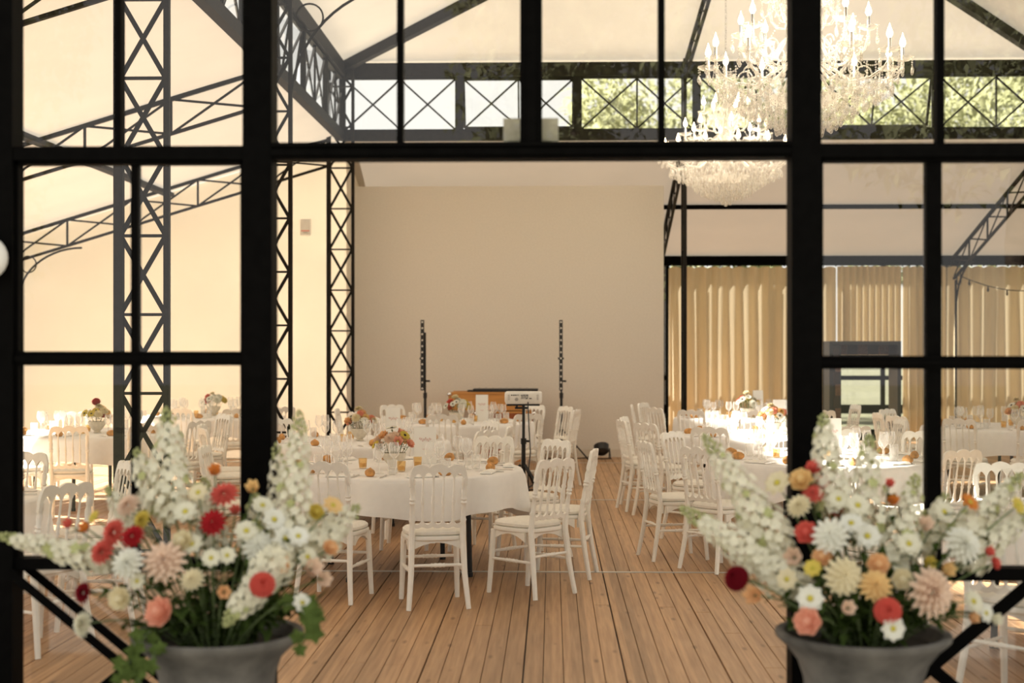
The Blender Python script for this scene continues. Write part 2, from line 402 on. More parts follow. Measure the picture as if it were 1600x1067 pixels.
# ---- hip rafters
for c in ((NX0, Y1), (NX0, Y2), (NX1, Y2), (NX1, Y1)):
    tag(MB().bar((*c, ZC - .08), tuple(Vector((*c, ZC - .08)).lerp(Vector((AP[0], AP[1], ZAP - .1)), .97)), .1, .14, (0, 0, 1)).build('hip_rafter', 'bronze_steel', smooth=False),
        'straight grey steel hip rafter rising under the upper canopy', 'rafter', 'hip rafters of the upper canopy')
# ---- lattice columns
CELL = .586
def lattice_column(x, y, along, w0, w1, label, z1=ZC, arch=None, wide=.042, mat_='bronze_steel', group=None):
    """planar ladder with X braces; along = unit vector of its width, from offset w0 to w1"""
    e = empty('lattice_column', (x, y, 0), 0, label, 'column', group)
    A = Vector((*along, 0)); N = Vector((-along[1], along[0], 0))
    def pt(t, z, o=0): return A * t + Vector((0, 0, z)) + N * o
    for t, ww in ((w0, wide), (w1, .042)):
        MB().bar(pt(t, 0), pt(t, z1), ww, .05, N).build('chord', mat_, e, False)
    z = .142; k = 0
    while z < z1 - .05:
        MB().bar(pt(w0, z), pt(w1, z), .022, .03, N).build('rung', mat_, e, False)
        zt = min(z + CELL, z1)
        if zt - z > .3:
            MB().bar(pt(w0 + .01, z), pt(w1 - .01, zt), .036, .008, N).build('brace', mat_, e, False)
            MB().bar(pt(w0 + .01, zt, .01), pt(w1 - .01, z, .01), .036, .008, N).build('brace', mat_, e, False)
        z += CELL
    MB().box(pt((w0 + w1) / 2, .01), (abs(w1 - w0) * (1 if along[0] else .3) + .12, abs(w1 - w0) * (1 if along[1] else .3) + .12, .02)).build('base_plate', mat_, e, False)
    if arch:
        (sx, za, ex, eza, ring) = arch
        pts = []
        for i in range(17):
            q = i / 16 * pi / 2
            pts.append(pt(w1 + ex * (1 - cos(q)), za + (eza - za) * sin(q)))
        MB().tube(pts, .016, 6).build('arch', mat_, e)
        rr = ring; c = pt(w1 + rr + .06, 5.27)
        MB().tube([c + A * rr * cos(2 * pi * i / 24) + Vector((0, 0, rr * sin(2 * pi * i / 24))) for i in range(25)], .011, 6, False).build('ring', mat_, e)
    return e
cg = 'lattice columns along the side aisle'
lattice_column(NX0, Y1, (1, 0), -.18, .18, 'dark steel lattice column beside the table by the ivy-trailed urn', arch=(0, 4.3, .9, 5.7, .15), wide=.07)
lattice_column(NX0, 15.5, (1, 0), -.18, .18, 'dark steel lattice column midway along the side aisle, with ringed arch bracket', arch=(0, 4.3, 1.3, 5.62, .15))
lattice_column(NX0 + .02, Y2 - .1, (1, 0), -.19, .16, 'dark steel lattice column against the edge of the projection wall', wide=.06)
lattice_column(1.90, Y2, (0, 1), -.16, .16, 'thin dark lattice column beside the end of the projection wall and curtain')
lattice_column(NX1, Y2, (0, 1), -.16, .16, 'dark lattice column at the far right corner of the upper canopy')
lattice_column(NX1, Y1, (0, 1), -.16, .16, 'dark lattice column at the near right corner of the upper canopy')
lattice_column(NX1, 15.5, (1, 0), -.18, .18, 'dark lattice column in the middle of the right canopy side')
# ---- aisle trusses
def truss(A, B, label, n=5, depth=.38, m='bronze_steel', arch=True, col=True):
    """A = top chord at nave column, B = top chord at outer wall; verticals down"""
    A = Vector(A); B = Vector(B); org = Vector((B.x, B.y, 0))
    e = empty('roof_truss', org, 0, label, 'truss')
    A = A - org; B = B - org; D = Vector((0, 0, -depth)); N = (B - A).cross(Vector((0, 0, 1))).normalized()
    off = Vector((0, 0, -.07)); A = A + off; B = B + off
    MB().bar(A, B, .045, .05, N).build('top_chord', m, e, False)
    MB().bar(A + D, B + D, .036, .04, N).build('bottom_chord', m, e, False)
    for i in range(n + 1):
        p = A.lerp(B, i / n); MB().bar(p, p + D, .026, .026, N).build('vertical', m, e, False)
    for i in range(n):
        p = A.lerp(B, i / n); q = A.lerp(B, (i + 1) / n)
        MB().bar(p, q + D, .026, .012, N).build('brace', m, e, False)
        MB().bar(q + N * .012, p + D + N * .012, .026, .012, N).build('brace', m, e, False)
    dirh = (A - B); dirh.z = 0; dirh.normalize()
    if col:
        MB().bar((0, 0, 0), B, .06, .06, N).build('wall_post', m, e, False)
        MB().bar(dirh * .2, Vector((dirh.x * .2, dirh.y * .2, B.z - depth)), .03, .03, N).build('inner_post', m, e, False)
    if arch:
        z0 = 2.3; z1 = (B + D).z + .26; pts = []
        for i in range(15):
            q = i / 14 * pi / 2; pts.append(dirh * (.22 + .95 * (1 - cos(q))) + Vector((0, 0, z0 + (z1 - z0) * sin(q))))
        MB().tube(pts, .016, 6).build('arch', m, e)
        c = dirh * .38 + Vector((0, 0, z1 - .24)); rr = .12
        MB().tube([c + dirh * rr * cos(2 * pi * i / 20) + Vector((0, 0, rr * sin(2 * pi * i / 20))) for i in range(21)], .010, 6, False).build('ring', m, e)
    return e
truss((NX0 - .18, Y1, ZA), (AX0, Y1, ZE), 'sloping lattice truss over the entrance end of the side aisle')
truss((NX0 - .18, 15.5, ZA), (AX0, 15.5, ZE), 'sloping lattice truss midway along the cream side aisle')
truss((NX0 - .18, Y2, ZA), (AX0, Y2, ZE), 'sloping lattice truss just before the cream partition wall')
truss((1.90, Y2 + .16, ZA), (1.90, Y3 - .08, ZE), 'steep-looking lattice truss running back above the end of the projection wall', arch=False)
truss((NX1, Y2 + .16, ZA), (7.1, Y3 - .08, ZE), 'sloping lattice truss with curved bracket standing against the curtains')
# mid rafter lattice of the upper canopy
e = empty('rafter_truss', (1.90, Y2, 0), 0, 'slender lattice rafter climbing from the back windows to the canopy peak', 'truss')
p0 = Vector((0, -.05, ZC - .1)); p1 = Vector((AP[0] - 1.9, AP[1] - Y2, ZAP - .1)); dn = Vector((0, 0, -.22))
MB().bar(p0, p1, .05, .04, (0, 0, 1)).build('top_chord', 'bronze_steel', e, False); MB().bar(p0 + dn, p1 + dn, .04, .04, (0, 0, 1)).build('bottom_chord', 'bronze_steel', e, False)
for i in range(12):
    q0 = p0.lerp(p1, i / 12); q1 = p0.lerp(p1, (i + 1) / 12)
    MB().bar(q0 + (dn if i % 2 else Vector()), q1 + (Vector() if i % 2 else dn), .02, .02, (1, 0, 0)).build('brace', 'bronze_steel', e, False)
# ---- front facade (black steel and glass) at Y0
wf = empty('wall_front', (0, 0, 0), kind='structure')
def fx(px): return P(px, HY, Y0).x
def fz(py): return P(CX, py, Y0).z
def fbar(name, xa, xb, ya, yb, dep=.08, dy=0, m='black_steel'):
    """facade member by pixel extents"""
    X0, X1 = fx(xa), fx(xb); Z1, Z0 = fz(ya), fz(yb)
    if yb >= 2000: Z0 = 0
    if ya <= -80: Z1 = 3.2
    return MB().box(((X0 + X1) / 2, Y0 + dy, (Z0 + Z1) / 2), (X1 - X0, dep, Z1 - Z0)).build(name, m, wf, False)
for xa, xb in ((-70, 28), (384, 429), (1233, 1279), (1632, 1700)): fbar('post', xa, xb, -100, 2000, .12)
fbar('transom', -1000, 2600, 229, 250, .11)
fbar('transom_lip', 429, 1233, 225, 231, .13)
fbar('transom_lip', 429, 1233, 236, 245, .14)
fbar('centre_post', 813, 847, -100, 229, .1)
fbar('centre_strip', 822, 838, -100, 229, .115)
for xa, xb in ((621, 631), (1028, 1038), (181, 192), (1461, 1473)): fbar('glazing_bar', xa, xb, -100, 229, .05)
for xa, xb, bx in ((28, 384, (206, 217)), (1279, 1632, (1446, 1470))):  # right-hand bar: solid stand-in for an unexplained dark band in the glass
    fbar('sash_rail', xa, xb, 250, 256, .06)
    fbar('mid_rail', xa, xb, 549 if xa < 500 else 556, 571 if xa < 500 else 576, .07)
    fbar('mid_rail_lip', xa, xb, 556 if xa < 500 else 563, 564 if xa < 500 else 569, .10)
    fbar('bottom_rail', xa, xb, 873 if xa < 500 else 882, 891 if xa < 500 else 902, .08)
    fbar('kick_rail', xa, xb, 1190, 2000, .08)
    fbar('glazing_bar', bx[0], bx[1], 250, 880, .05, .01)
    fbar('sash_stile', xa, xa + 5, 250, 875, .06); fbar('sash_stile', xb - 6, xb, 250, 875, .06)
    zt, zb = fz(893), .06; xl, xr = fx(xa), fx(xb)
    for dy in ((-.08, .08) if xa < 500 else (0.0,)):
        MB().bar((xl, Y0 + dy, zt), (xr, Y0 + dy, zb), .032 if xa < 500 else .05, .012, (0, 1, 0)).build('cross_brace', 'black_steel', wf, False)
        MB().bar((xl, Y0 + dy + .014, zb), (xr, Y0 + dy + .014, zt), .032 if xa < 500 else .05, .012, (0, 1, 0)).build('cross_brace', 'black_steel', wf, False)
    cxm = (xl + xr) / 2; 
def fpane(xa, xb, ya, yb, dy=0.0):
    a = (fx(xa), fx(xb)); z1 = 3.2 if ya < -80 else fz(ya); z0 = fz(yb)
    quad([(a[0], Y0 + dy, z0), (a[1], Y0 + dy, z0), (a[1], Y0 + dy, z1), (a[0], Y0 + dy, z1)]).build('pane', 'pane', wf, False)
for xa, xb in ((-70, 186), (186, 406), (406, 626), (626, 830), (830, 1033), (1033, 1256), (1256, 1467), (1467, 1660)): fpane(xa, xb, -100, 229)
for xa, xb in ((28, 211), (211, 384), (1279, 1458), (1458, 1632)):
    fpane(xa, xb, 250, 555); fpane(xa, xb, 570, 880); fpane(xa, xb, 895, 1190, .14)
for xs in ([fx(-70) - 1.9 * i for i in (1, 2, 3)] + [fx(1700) + 1.9 * i for i in (1, 2, 3, 4)]):
    MB().box((xs, Y0, 1.6), (.1, .1, 3.2)).build('post', 'black_steel', wf, False)
quad([(AX0, Y0, 0), (fx(-70), Y0, 0), (fx(-70), Y0, 3.2), (AX0, Y0, 3.2)]).build('pane', 'pane', wf, False)
quad([(fx(1700), Y0, 0), (AX1, Y0, 0), (AX1, Y0, 3.2), (fx(1700), Y0, 3.2)]).build('pane', 'pane', wf, False)
# exit light box behind the centre post
e = empty('exit_light', (fx(829), Y0 + .09, fz(201)), 0, 'small cream emergency light box fixed above the doorway on the centre post', 'light box')
MB().box((0, 0, 0), (fx(872) - fx(785), .05, fz(181) - fz(222))).build('housing', 'beige_box', e, False)
MB().box((0, -.027, .0), (.17, .006, .075)).build('cover', 'beige_box', e, False)
# opal wall lamp on the outer post
pl = P(-22, 403, Y0 - .12)
e = empty('wall_lamp', pl, 0, 'round opal lamp on the black post beside the ivy-trailed urn', 'lamp')
MB().ball((0, 0, 0), .085, 20, 12, (1, .5, 1)).build('diffuser', 'lamp_opal', e)
MB().tube([(0, .03, 0), (0, .075, 0)], .05, 16).build('mount', 'black_steel', e)
# ================================================================== CURTAINS
def curtain(xa, xb, label, folds, z1=3.10, seed=1, y=Y3 - .16):
    r = random.Random(seed); org = ((xa + xb) / 2, y, 0)
    e = empty('curtain', org, 0, label, 'curtain')
    n = folds * 8; mb = MB(); hx = (xb - xa) / 2; ph = [r.uniform(-.5, .5) for _ in range(folds + 2)]
    nz = 8
    for j in range(nz + 1):
        z = .02 + (z1 - .02) * j / nz; amp = .055 - .02 * j / nz
        for i in range(n + 1):
            t = i / n; k = t * folds; w = ph[int(k)] * (1 - k % 1) + ph[min(int(k) + 1, folds + 1)] * (k % 1)
            mb.v.append((-hx + 2 * hx * t, amp * sin(2 * pi * k + w * 2) + .012 * sin(5 * k + z), z - (.03 * (1 - abs(sin(pi * k))) if j == nz else 0)))
    for j in range(nz):
        for i in range(n): a = j * (n + 1) + i; mb.f.append((a, a + 1, a + n + 2, a + n + 1))
    mb.build('drape', 'curtain_fabric', e)
    MB().tube([(-hx, 0, z1 + .045), (hx, 0, z1 + .045)], .014, 8).build('rail', 'black_steel', e)
    for i in range(folds + 1):
        x = -hx + 2 * hx * i / folds
        MB().box((x, 0, z1 + .02), (.018, .03, .05)).build('hook', 'black_steel', e, False)
    return e
cxp = lambda px: P(px, HY, Y3 - .16).x
curtain(cxp(1045), cxp(1306), 'wide beige pleated curtain hanging beside the projection wall', 13, seed=2)
curtain(cxp(1410), cxp(1478), 'narrow bunched beige curtain beside the open garden doors', 6, seed=3)
curtain(cxp(1480), cxp(1690), 'pale beige curtain behind the table by the corner truss', 11, seed=5)
# short curtain tops closing the gap above the doors
e = empty('pelmet_curtain', ((cxp(1308) + cxp(1408)) / 2, Y3 - .16, 0), 0, 'gathered upper curtain swag hanging above the garden doors', 'curtain')
hx = (cxp(1408) - cxp(1308)) / 2; mb = MB()
for j in range(2):
    for i in range(121): mb.v.append((-hx + 2 * hx * i / 120, .04 * sin(2 * pi * i / 12), 1.48 if j == 0 else 3.1))
mb.f = [(i, i + 1, i + 122, i + 121) for i in range(120)]
mb.build('drape', 'curtain_fabric', e)
MB().tube([(-hx, 0, 3.13), (hx, 0, 3.13)], .014, 8).build('rail', 'black_steel', e)
# ================================================================== CHAIR
def seat_outline(n, wf, wr, d, r=.5):
    pts = []
    for i in range(n):
        q = 2 * pi * i / n; c, s_ = cos(q), sin(q)
        x = abs(c) ** .55 * (1 if c > 0 else -1); y = abs(s_) ** .55 * (1 if s_ > 0 else -1)
        w = wf + (wr - wf) * (1 - y) / 2
        pts.append((x * w / 2, y * d / 2))
    return pts
BY0, BT = -.185, -.17
def back_y(z): return BY0 + BT * max(0, z - .45)
def make_chair():
    e = empty('banquet_chair')
    ol = seat_outline(32, .41, .385, .40)
    mb = MB(); n = 32
    for sc, z in ((.93, .425), (.985, .432), (1.0, .445), (.985, .456), (.9, .458)):
        mb.v += [(x * sc, y * sc, z) for x, y in ol]
    for j in range(4):
        for i in range(n): mb.f.append((j * n + i, j * n + (i + 1) % n, (j + 1) * n + (i + 1) % n, (j + 1) * n + i))
    mb.f.append(tuple(range(n))[::-1]); mb.f.append(tuple(range(4 * n, 5 * n)))
    mb.build('seat', 'chair_white', e)
    mb = MB()
    for sc, z in ((.92, .459), (.965, .467), (.96, .482), (.88, .496), (.6, .503), (.25, .505)):
        mb.v += [(x * sc, y * sc, z) for x, y in ol]
    for j in range(5):
        for i in range(n): mb.f.append((j * n + i, j * n + (i + 1) % n, (j + 1) * n + (i + 1) % n, (j + 1) * n + i))
    mb.f.append(tuple(range(5 * n, 6 * n))); mb.f.append(tuple(range(n))[::-1])
    mb.build('cushion', 'cushion', e)
    # curved aprons under the seat
    def ribbon(pts, th, fn):
        """pts (t, zlo, zhi); fn(t,z,side)->xyz"""
        m = MB(); k = len(pts)
        for t, a, b in pts:
            m.v += [fn(t, a, -1), fn(t, b, -1), fn(t, b, 1), fn(t, a, 1)]
        for i in range(k - 1):
            o = i * 4
            for a, b in ((0, 1), (1, 2), (2, 3), (3, 0)): m.f.append((o + a, o + b, o + 4 + b, o + 4 + a))
        m.f.append((0, 3, 2, 1)); m.f.append((4 * k - 4, 4 * k - 3, 4 * k - 2, 4 * k - 1))
        return m
    ap = [(t / 8, .425 - .012 - .045 * (abs(t / 8) ** 2), .428) for t in range(-8, 9)]
    ribbon(ap, .018, lambda t, z, s: (t * .165, .155 + s * .008, z)).build('apron', 'chair_white', e)
    ribbon(ap, .018, lambda t, z, s: (t * .155, -.165 + s * .008, z)).build('apron', 'chair_white', e)
    for sx in (-1, 1): ribbon(ap, .018, lambda t, z, s: (sx * (.172 - .005 * t) + s * .008, t * .145, z)).build('apron', 'chair_white', e)
    # legs
    for sx in (-1, 1):
        MB().tube([(sx * .172, .155, .43), (sx * .178, .168, .25), (sx * .186, .19, 0)], [.021, .0195, .016], 8).build('leg', 'chair_white', e)
        zz = [0, .2, .44, .50, .53]
        pr = [(0, -.255, .016), (.22, -.215, .019), (.44, -.188, .021), (.52, back_y(.52), .019), (.545, back_y(.545), .0165), (.56, back_y(.56), .0215), (.575, back_y(.575), .015),
              (.62, back_y(.62), .0165), (.66, back_y(.66), .013), (.672, back_y(.672), .021), (.685, back_y(.685), .015), (.695, back_y(.695), .021), (.71, back_y(.71), .0145), (.75, back_y(.75), .019), (.78, back_y(.78), .013), (.79, back_y(.79), .018), (.83, back_y(.83), .015)]
        xs = lambda z: .163 + (.016 * (1 - z / .44) if z < .44 else .004 * (z - .44))
        MB().tube([(sx * (xs(z) + (.012 if z < .05 else 0)), y, z) for z, y, r in pr], [r for z, y, r in pr], 8).build('leg', 'chair_white', e)
    # crest rail: scalloped top, five arches below
    hw = .184; N = 60; pts = []
    for i in range(N + 1):
        t = -1 + 2 * i / N; x = t * hw; u = (x + .165) / .066; fr = u % 1
        inside = abs(x) < .165
        top = .885 + .024 * abs(cos(t * pi * 1.5)) ** .8 + .014 * (1 - t * t) - (.05 * max(0, (abs(t) - .86) / .14) ** 2)
        bot = .795 + (.056 * max(0, sin(pi * fr)) ** .55 if inside else -.02)
        bot = bot + .018 * (1 - t * t) if inside else bot
        pts.append((x, bot, top))
    ribbon(pts, .02, lambda x, z, s: (x, back_y(z) + s * .0105, z)).build('crest_rail', 'chair_white', e)
    pts = []
    for i in range(N + 1):
        t = -1 + 2 * i / N; x = t * .163; u = (x + .163) / .0652; fr = u % 1
        pts.append((x, .508 + .010 * (1 - abs(sin(pi * u))), .575 - .040 * max(0, sin(pi * fr)) ** .6))
    ribbon(pts, .018, lambda x, z, s: (x, back_y(z) + s * .009, z)).build('lower_rail', 'chair_white', e)
    for k in range(4):
        x = -.0985 + .0657 * k; pr = [(.565, .0105), (.60, .008), (.63, .0075), (.645, .0125), (.655, .008), (.67, .0115), (.682, .0125), (.694, .0085), (.705, .012), (.72, .0075), (.77, .006), (.83, .0065)]
        MB().tube([(x, back_y(z), z) for z, r in pr], [r for z, r in pr], 8).build('spindle', 'chair_white', e)
    def stretcher(a, b):
        a = Vector(a); b = Vector(b); pr = [(0, .009), (.3, .0105), (.36, .0105), (.38, .015), (.41, .011), (.45, .015), (.5, .012), (.55, .015), (.59, .011), (.62, .015), (.64, .0105), (.7, .0105), (1, .009)]
        MB().tube([a.lerp(b, t) for t, r in pr], [r for t, r in pr], 8).build('stretcher', 'chair_white', e)
    for sx in (-1, 1): stretcher((sx * .181, .172, .235), (sx * .171, -.212, .235))
    stretcher((-.178, .168, .28), (.178, .168, .28)); stretcher((-.168, -.207, .275), (.168, -.207, .275))
    return e
CHAIR = make_chair()
first_chair = [True]
def place_chair(x, y, ang, label, group):
    """ang: facing direction angle of local +y"""
    rz = ang - pi / 2
    if first_chair[0]:
        first_chair[0] = False; o = CHAIR; o.location = (x, y, 0); o.rotation_euler = (0, 0, rz); tag(o, label, 'chair', group); KIDS[o.name] = list(o.children)
    else: o = copy_tree(CHAIR, None, (x, y, 0), rz, label, group)
    return o
# ================================================================== TABLE SETTING PIECES (prototypes)
GL = MB().lathe([(.0005, .002), (.034, .003), (.034, .005), (.008, .010), (.0042, .02), (.004, .095), (.010, .105), (.030, .125), (.038, .150), (.036, .180), (.029, .215)], 14).mesh('wine_glass', 'glassware')
GT = MB().lathe([(.0005, .003), (.030, .003), (.034, .05), (.036, .105), (.034, .105), (.031, .012), (.0005, .010)], 14).mesh('water_glass', 'glassware')
GV = MB().lathe([(.0005, .003), (.026, .003), (.030, .04), (.032, .075), (.030, .075), (.027, .01)], 12).mesh('votive', 'amber_glass')
GW = MB().lathe([(.0005, .011), (.024, .011), (.025, .04), (.0005, .042)], 10).mesh('candle_wax', 'amber_wax')
def bread_mesh(seed):
    r = random.Random(seed); mb = MB().ball((0, 0, .026), 1, 14, 9, (.052, .034, .030))
    vs = []
    for x, y, z in mb.v:
        a = atan2(y, x); w = 1 + .10 * sin(2 * a + seed) + .06 * sin(5 * a + 2 * seed)
        rid = .008 * math.exp(-((y + .01 * sin(x * 60)) / .010) ** 2) if z > .03 else 0
        vs.append((x * w, y * w, max(.001, z + rid - .002)))
    mb.v = vs; return mb.mesh('bread_roll', 'bread')
GB = [bread_mesh(i) for i in range(4)]
def fork_mesh():
    mb = MB().tube([(0, -.10, .004), (0, -.03, .004), (0, .04, .007), (0, .06, .004)], [.005, .004, .0028, .006], 6)
    for k in (-1.5, -.5, .5, 1.5): mb.bar((k * .0058, .06, .005), (k * .0062, .105, .007), .003, .002, (0, 0, 1))
    return mb.mesh('fork', 'silver')
def knife_mesh():
    mb = MB().bar((0, -.11, .005), (0, .0, .005), .010, .008, (0, 0, 1))
    mb.add([(-.006, 0, .003), (.006, 0, .003), (.007, .09, .003), (0, .115, .003), (-.006, .1, .003), (-.006, 0, .006), (.006, 0, .006), (.007, .09, .005), (0, .115, .004), (-.006, .1, .006)],
           [(0, 4, 3, 2, 1), (5, 6, 7, 8, 9), (0, 1, 6, 5), (1, 2, 7, 6), (2, 3, 8, 7), (3, 4, 9, 8), (4, 0, 5, 9)])
    return mb.mesh('knife', 'silver')
GF, GK = fork_mesh(), knife_mesh()
def napkin_mesh():
    mb = MB(); nx, ny = 14, 6
    for lay in (0, 1):
        for j in range(ny + 1):
            for i in range(nx + 1):
                x = -.095 + .19 * i / nx; y = -.04 + .08 * j / ny
                z = .002 if lay == 0 else .010 + .012 * (1 - (2 * j / ny - 1) ** 2) + .003 * sin(i * .9 + j)
                mb.v.append((x, y, z))
    k = (nx + 1) * (ny + 1)
    for j in range(ny):
        for i in range(nx):
            a = j * (nx + 1) + i; mb.f.append((a, a + nx + 1, a + nx + 2, a + 1)); mb.f.append((k + a, k + a + 1, k + a + nx + 2, k + a + nx + 1))
    for i in range(nx): mb.f += [(i, i + 1, k + i + 1, k + i), (k - 1 - i, k - 2 - i, 2 * k - 2 - i, 2 * k - 1 - i)]
    for j in range(ny):
        a = j * (nx + 1); mb.f.append((a + nx + 1, a, k + a, k + a + nx + 1)); b = a + nx; mb.f.append((b, b + nx + 1, k + b + nx + 1, k + b))
    return mb.mesh('napkin', 'napkin')
GN = napkin_mesh()
BOWL = MB().lathe([(.0005, .002), (.040, .002), (.042, .010), (.028, .018), (.052, .038), (.085, .085), (.092, .12), (.088, .12), (.078, .085), (.0005, .055)], 20).mesh('flower_bowl', 'stone_bowl')
def petal_ring(mb, n, r0, r1, w, z0, z1, curl=0, rot=0, c=(0, 0, 0)):
    for k in range(n):
        a = rot + 2 * pi * k / n; ca, sa = cos(a), sin(a); rm = (r0 + r1) / 2; zm_ = (z0 + z1) / 2 + curl
        def q(r, t, z): return (c[0] + r * ca - t * sa, c[1] + r * sa + t * ca, c[2] + z)
        mb.add([q(r0, -w * .3, z0), q(r0, w * .3, z0), q(rm, w * .55, zm_), q(r1, w * .12, z1), q(r1, -w * .12, z1), q(rm, -w * .55, zm_), q(rm, 0, zm_ - curl * .5 + .0005)],
               [(0, 1, 2, 6), (2, 3, 6), (3, 4, 6), (4, 5, 6), (5, 0, 6)])
def bloom_mesh(kind, m):
    """unit radius 1 bloom facing +z"""
    mb = MB()
    if kind == 'dahlia':
        for i, (n, r0, r1, z0, z1) in enumerate(((14, .2, 1.0, -.10, -.12), (13, .18, .92, -.02, .10), (12, .15, .8, .05, .30), (10, .1, .62, .12, .44), (8, .06, .42, .2, .52), (6, .03, .22, .28, .55))):
            petal_ring(mb, n, r0, r1, .36 * (1 - .08 * i), z0, z1, .10, i * .37)
    elif kind == 'pompon':
        for i in range(9):
            th = i / 8 * 1.9; n = max(4, int(14 * sin(th) + 3)); rr = sin(th); zz = cos(th) * .8
            petal_ring(mb, n, rr * .75, rr * 1.0, .34, zz * .75, zz + .06, .03, i * .5)
        mb.ball((0, 0, 0), .78, 10, 8, (1, 1, .8))
    elif kind == 'daisy':
        petal_ring(mb, 8, .15, 1.0, .70, 0, .10, .08); petal_ring(mb, 8, .15, .85, .6, .04, .22, .08, .4)
    elif kind == 'rose':
        for i, (n, r0, r1, z0, z1) in enumerate(((6, .3, 1.0, -.2, .12), (6, .3, .9, -.1, .35), (5, .28, .72, 0, .52), (5, .2, .5, .05, .6), (4, .12, .3, .1, .62))):
            petal_ring(mb, n, r0, r1, .95 * (1 - .12 * i), z0, z1, -.10, i * .6)
        mb.ball((0, 0, .1), .45, 8, 6)
    elif kind == 'cup':
        petal_ring(mb, 6, .1, .75, .85, -.4, .6, -.25); petal_ring(mb, 5, .1, .6, .8, -.35, .55, -.2, .5)
    return mb.mesh('bloom', m)
BL = {}
def bloom(kind, m):
    if (kind, m) not in BL: BL[(kind, m)] = bloom_mesh(kind, m)
    return BL[(kind, m)]
EYE = MB().ball((0, 0, .1), .24, 8, 6, (1, 1, .6)).mesh('flower_centre', 'f_eye')
DEYE = MB().ball((0, 0, .14), .26, 8, 6, (1, 1, .6)).mesh('flower_centre', 'f_dark_eye')
CNAME = dict(f_white='white', f_green='green', f_cream='cream', f_blush='blush', f_pink='pink', f_peach='peach', f_coral='coral red', f_red='crimson', f_burg='burgundy', f_orange='orange', f_apricot='apricot', f_yellow='yellow', f_purewhite='clear white')
KN = dict(dahlia='dahlia', pompon='pompon dahlia', daisy='open-faced daisy', rose='garden rose', cup='cup-shaped bloom')
def leaf(mb, p, d, L, w, up=(0, 0, 1), droop=.2):
    p = Vector(p); d = Vector(d).normalized(); s = d.cross(Vector(up))
    if s.length < .05: s = Vector((1, 0, 0))
    s.normalize(); n = s.cross(d)
    a = p + d * L * .45 + n * L * .10; b = p + d * L - n * L * droop
    mb.add([p, a + s * w / 2, b, a - s * w / 2, a - n * w * .15], [(0, 1, 4), (1, 2, 4), (2, 3, 4), (3, 0, 4)])
# ================================================================== TABLES
TZ = .755; TR = .92
def cloth_mesh(seed, drop=.30):
    r = random.Random(seed); mb = MB(); n = 120
    ph = [r.uniform(0, 6.28) for _ in range(4)]; fold = r.randint(9, 12)
    rings = [(.02, 0), (.45, 0), (.8, 0), (TR - .03, 0), (TR - .006, -.003), (TR + .006, -.014), (TR + .012, -.04)] + [(TR + .014, -.04 - (drop - .04) * i / 6) for i in range(1, 7)]
    for j, (rr, z) in enumerate(rings):
        k = max(0, j - 5) / 7
        for i in range(n):
            q = 2 * pi * i / n
            wv = k ** .8 * (.036 * sin(fold * q + ph[0]) + .018 * sin((fold * 2 - 5) * q + ph[1]) + .014)
            hem = 1 + k * (.20 * sin(2 * q + ph[2]) + .17 * sin(4 * q + ph[3]))
            mb.v.append(((rr + wv) * cos(q), (rr + wv) * sin(q), TZ + .006 + z * (hem if j > 6 else 1)))
    for j in range(len(rings) - 1):
        for i in range(n): mb.f.append((j * n + i, j * n + (i + 1) % n, (j + 1) * n + (i + 1) % n, (j + 1) * n + i))
    mb.f.append(tuple(range(n))[::-1])
    return mb.mesh('tablecloth', 'cloth')
CLOTHS = [cloth_mesh(i) for i in range(4)]
def make_table():
    e = empty('round_table')
    MB().lathe([(.0005, TZ - .028), (TR - .01, TZ - .028), (TR, TZ - .022), (TR, TZ - .004), (TR - .004, TZ), (.0005, TZ)], 64).build('tabletop', 'case_dark', e)
    for k in range(4):
        q = pi / 4 + k * pi / 2 + .1
        MB().tube([(.62 * cos(q), .62 * sin(q), 0), (.62 * cos(q), .62 * sin(q), .03), (.62 * cos(q), .62 * sin(q), .031), (.60 * cos(q), .60 * sin(q), TZ - .03)], [.024, .024, .019, .019], 12).build('leg', 'black_metal', e)
    MB().tube([(.61 * cos(pi / 4 + .1 + 2 * pi * k / 4), .61 * sin(pi / 4 + .1 + 2 * pi * k / 4), TZ - .06) for k in (0, 1, 2, 3, 0)], .014, 8).build('frame', 'black_metal', e)
    return e
TABLE = make_table(); KIDS[TABLE.name] = list(TABLE.children); first_table = [True]
CARD = {}
def card(loc, rz, label, w=.15, h=.30, tilt=0, script=True):
    e = empty('menu_card', loc, rz, label, 'card'); t = .0015
    # folded tent card
    MB().box((0, -.028, h / 2), (w, t, h), Matrix.Rotation(-.09 + tilt, 3, 'X')).build('front_leaf', 'paper', e, False)
    MB().box((0, .028, h / 2), (w, t, h), Matrix.Rotation(.09, 3, 'X')).build('back_leaf', 'paper', e, False)
    if script:
        mb = MB(); R = Matrix.Rotation(-.09, 3, 'X')
        pts = [R @ Vector((-.045 + .09 * i / 40, -.0015, .045 + .012 * sin(i * .95) + .006 * sin(i * .37))) + Vector((0, -.028, h / 2)) for i in range(41)]
        mb.tube(pts, .0012, 4)
        pts = [R @ Vector((-.02 + .04 * i / 20, -.0015, -.03 + .005 * sin(i * 1.3))) + Vector((0, -.028, h / 2)) for i in range(21)]
        mb.tube(pts, .0008, 4); mb.build('script', 'ink', e)
    return e
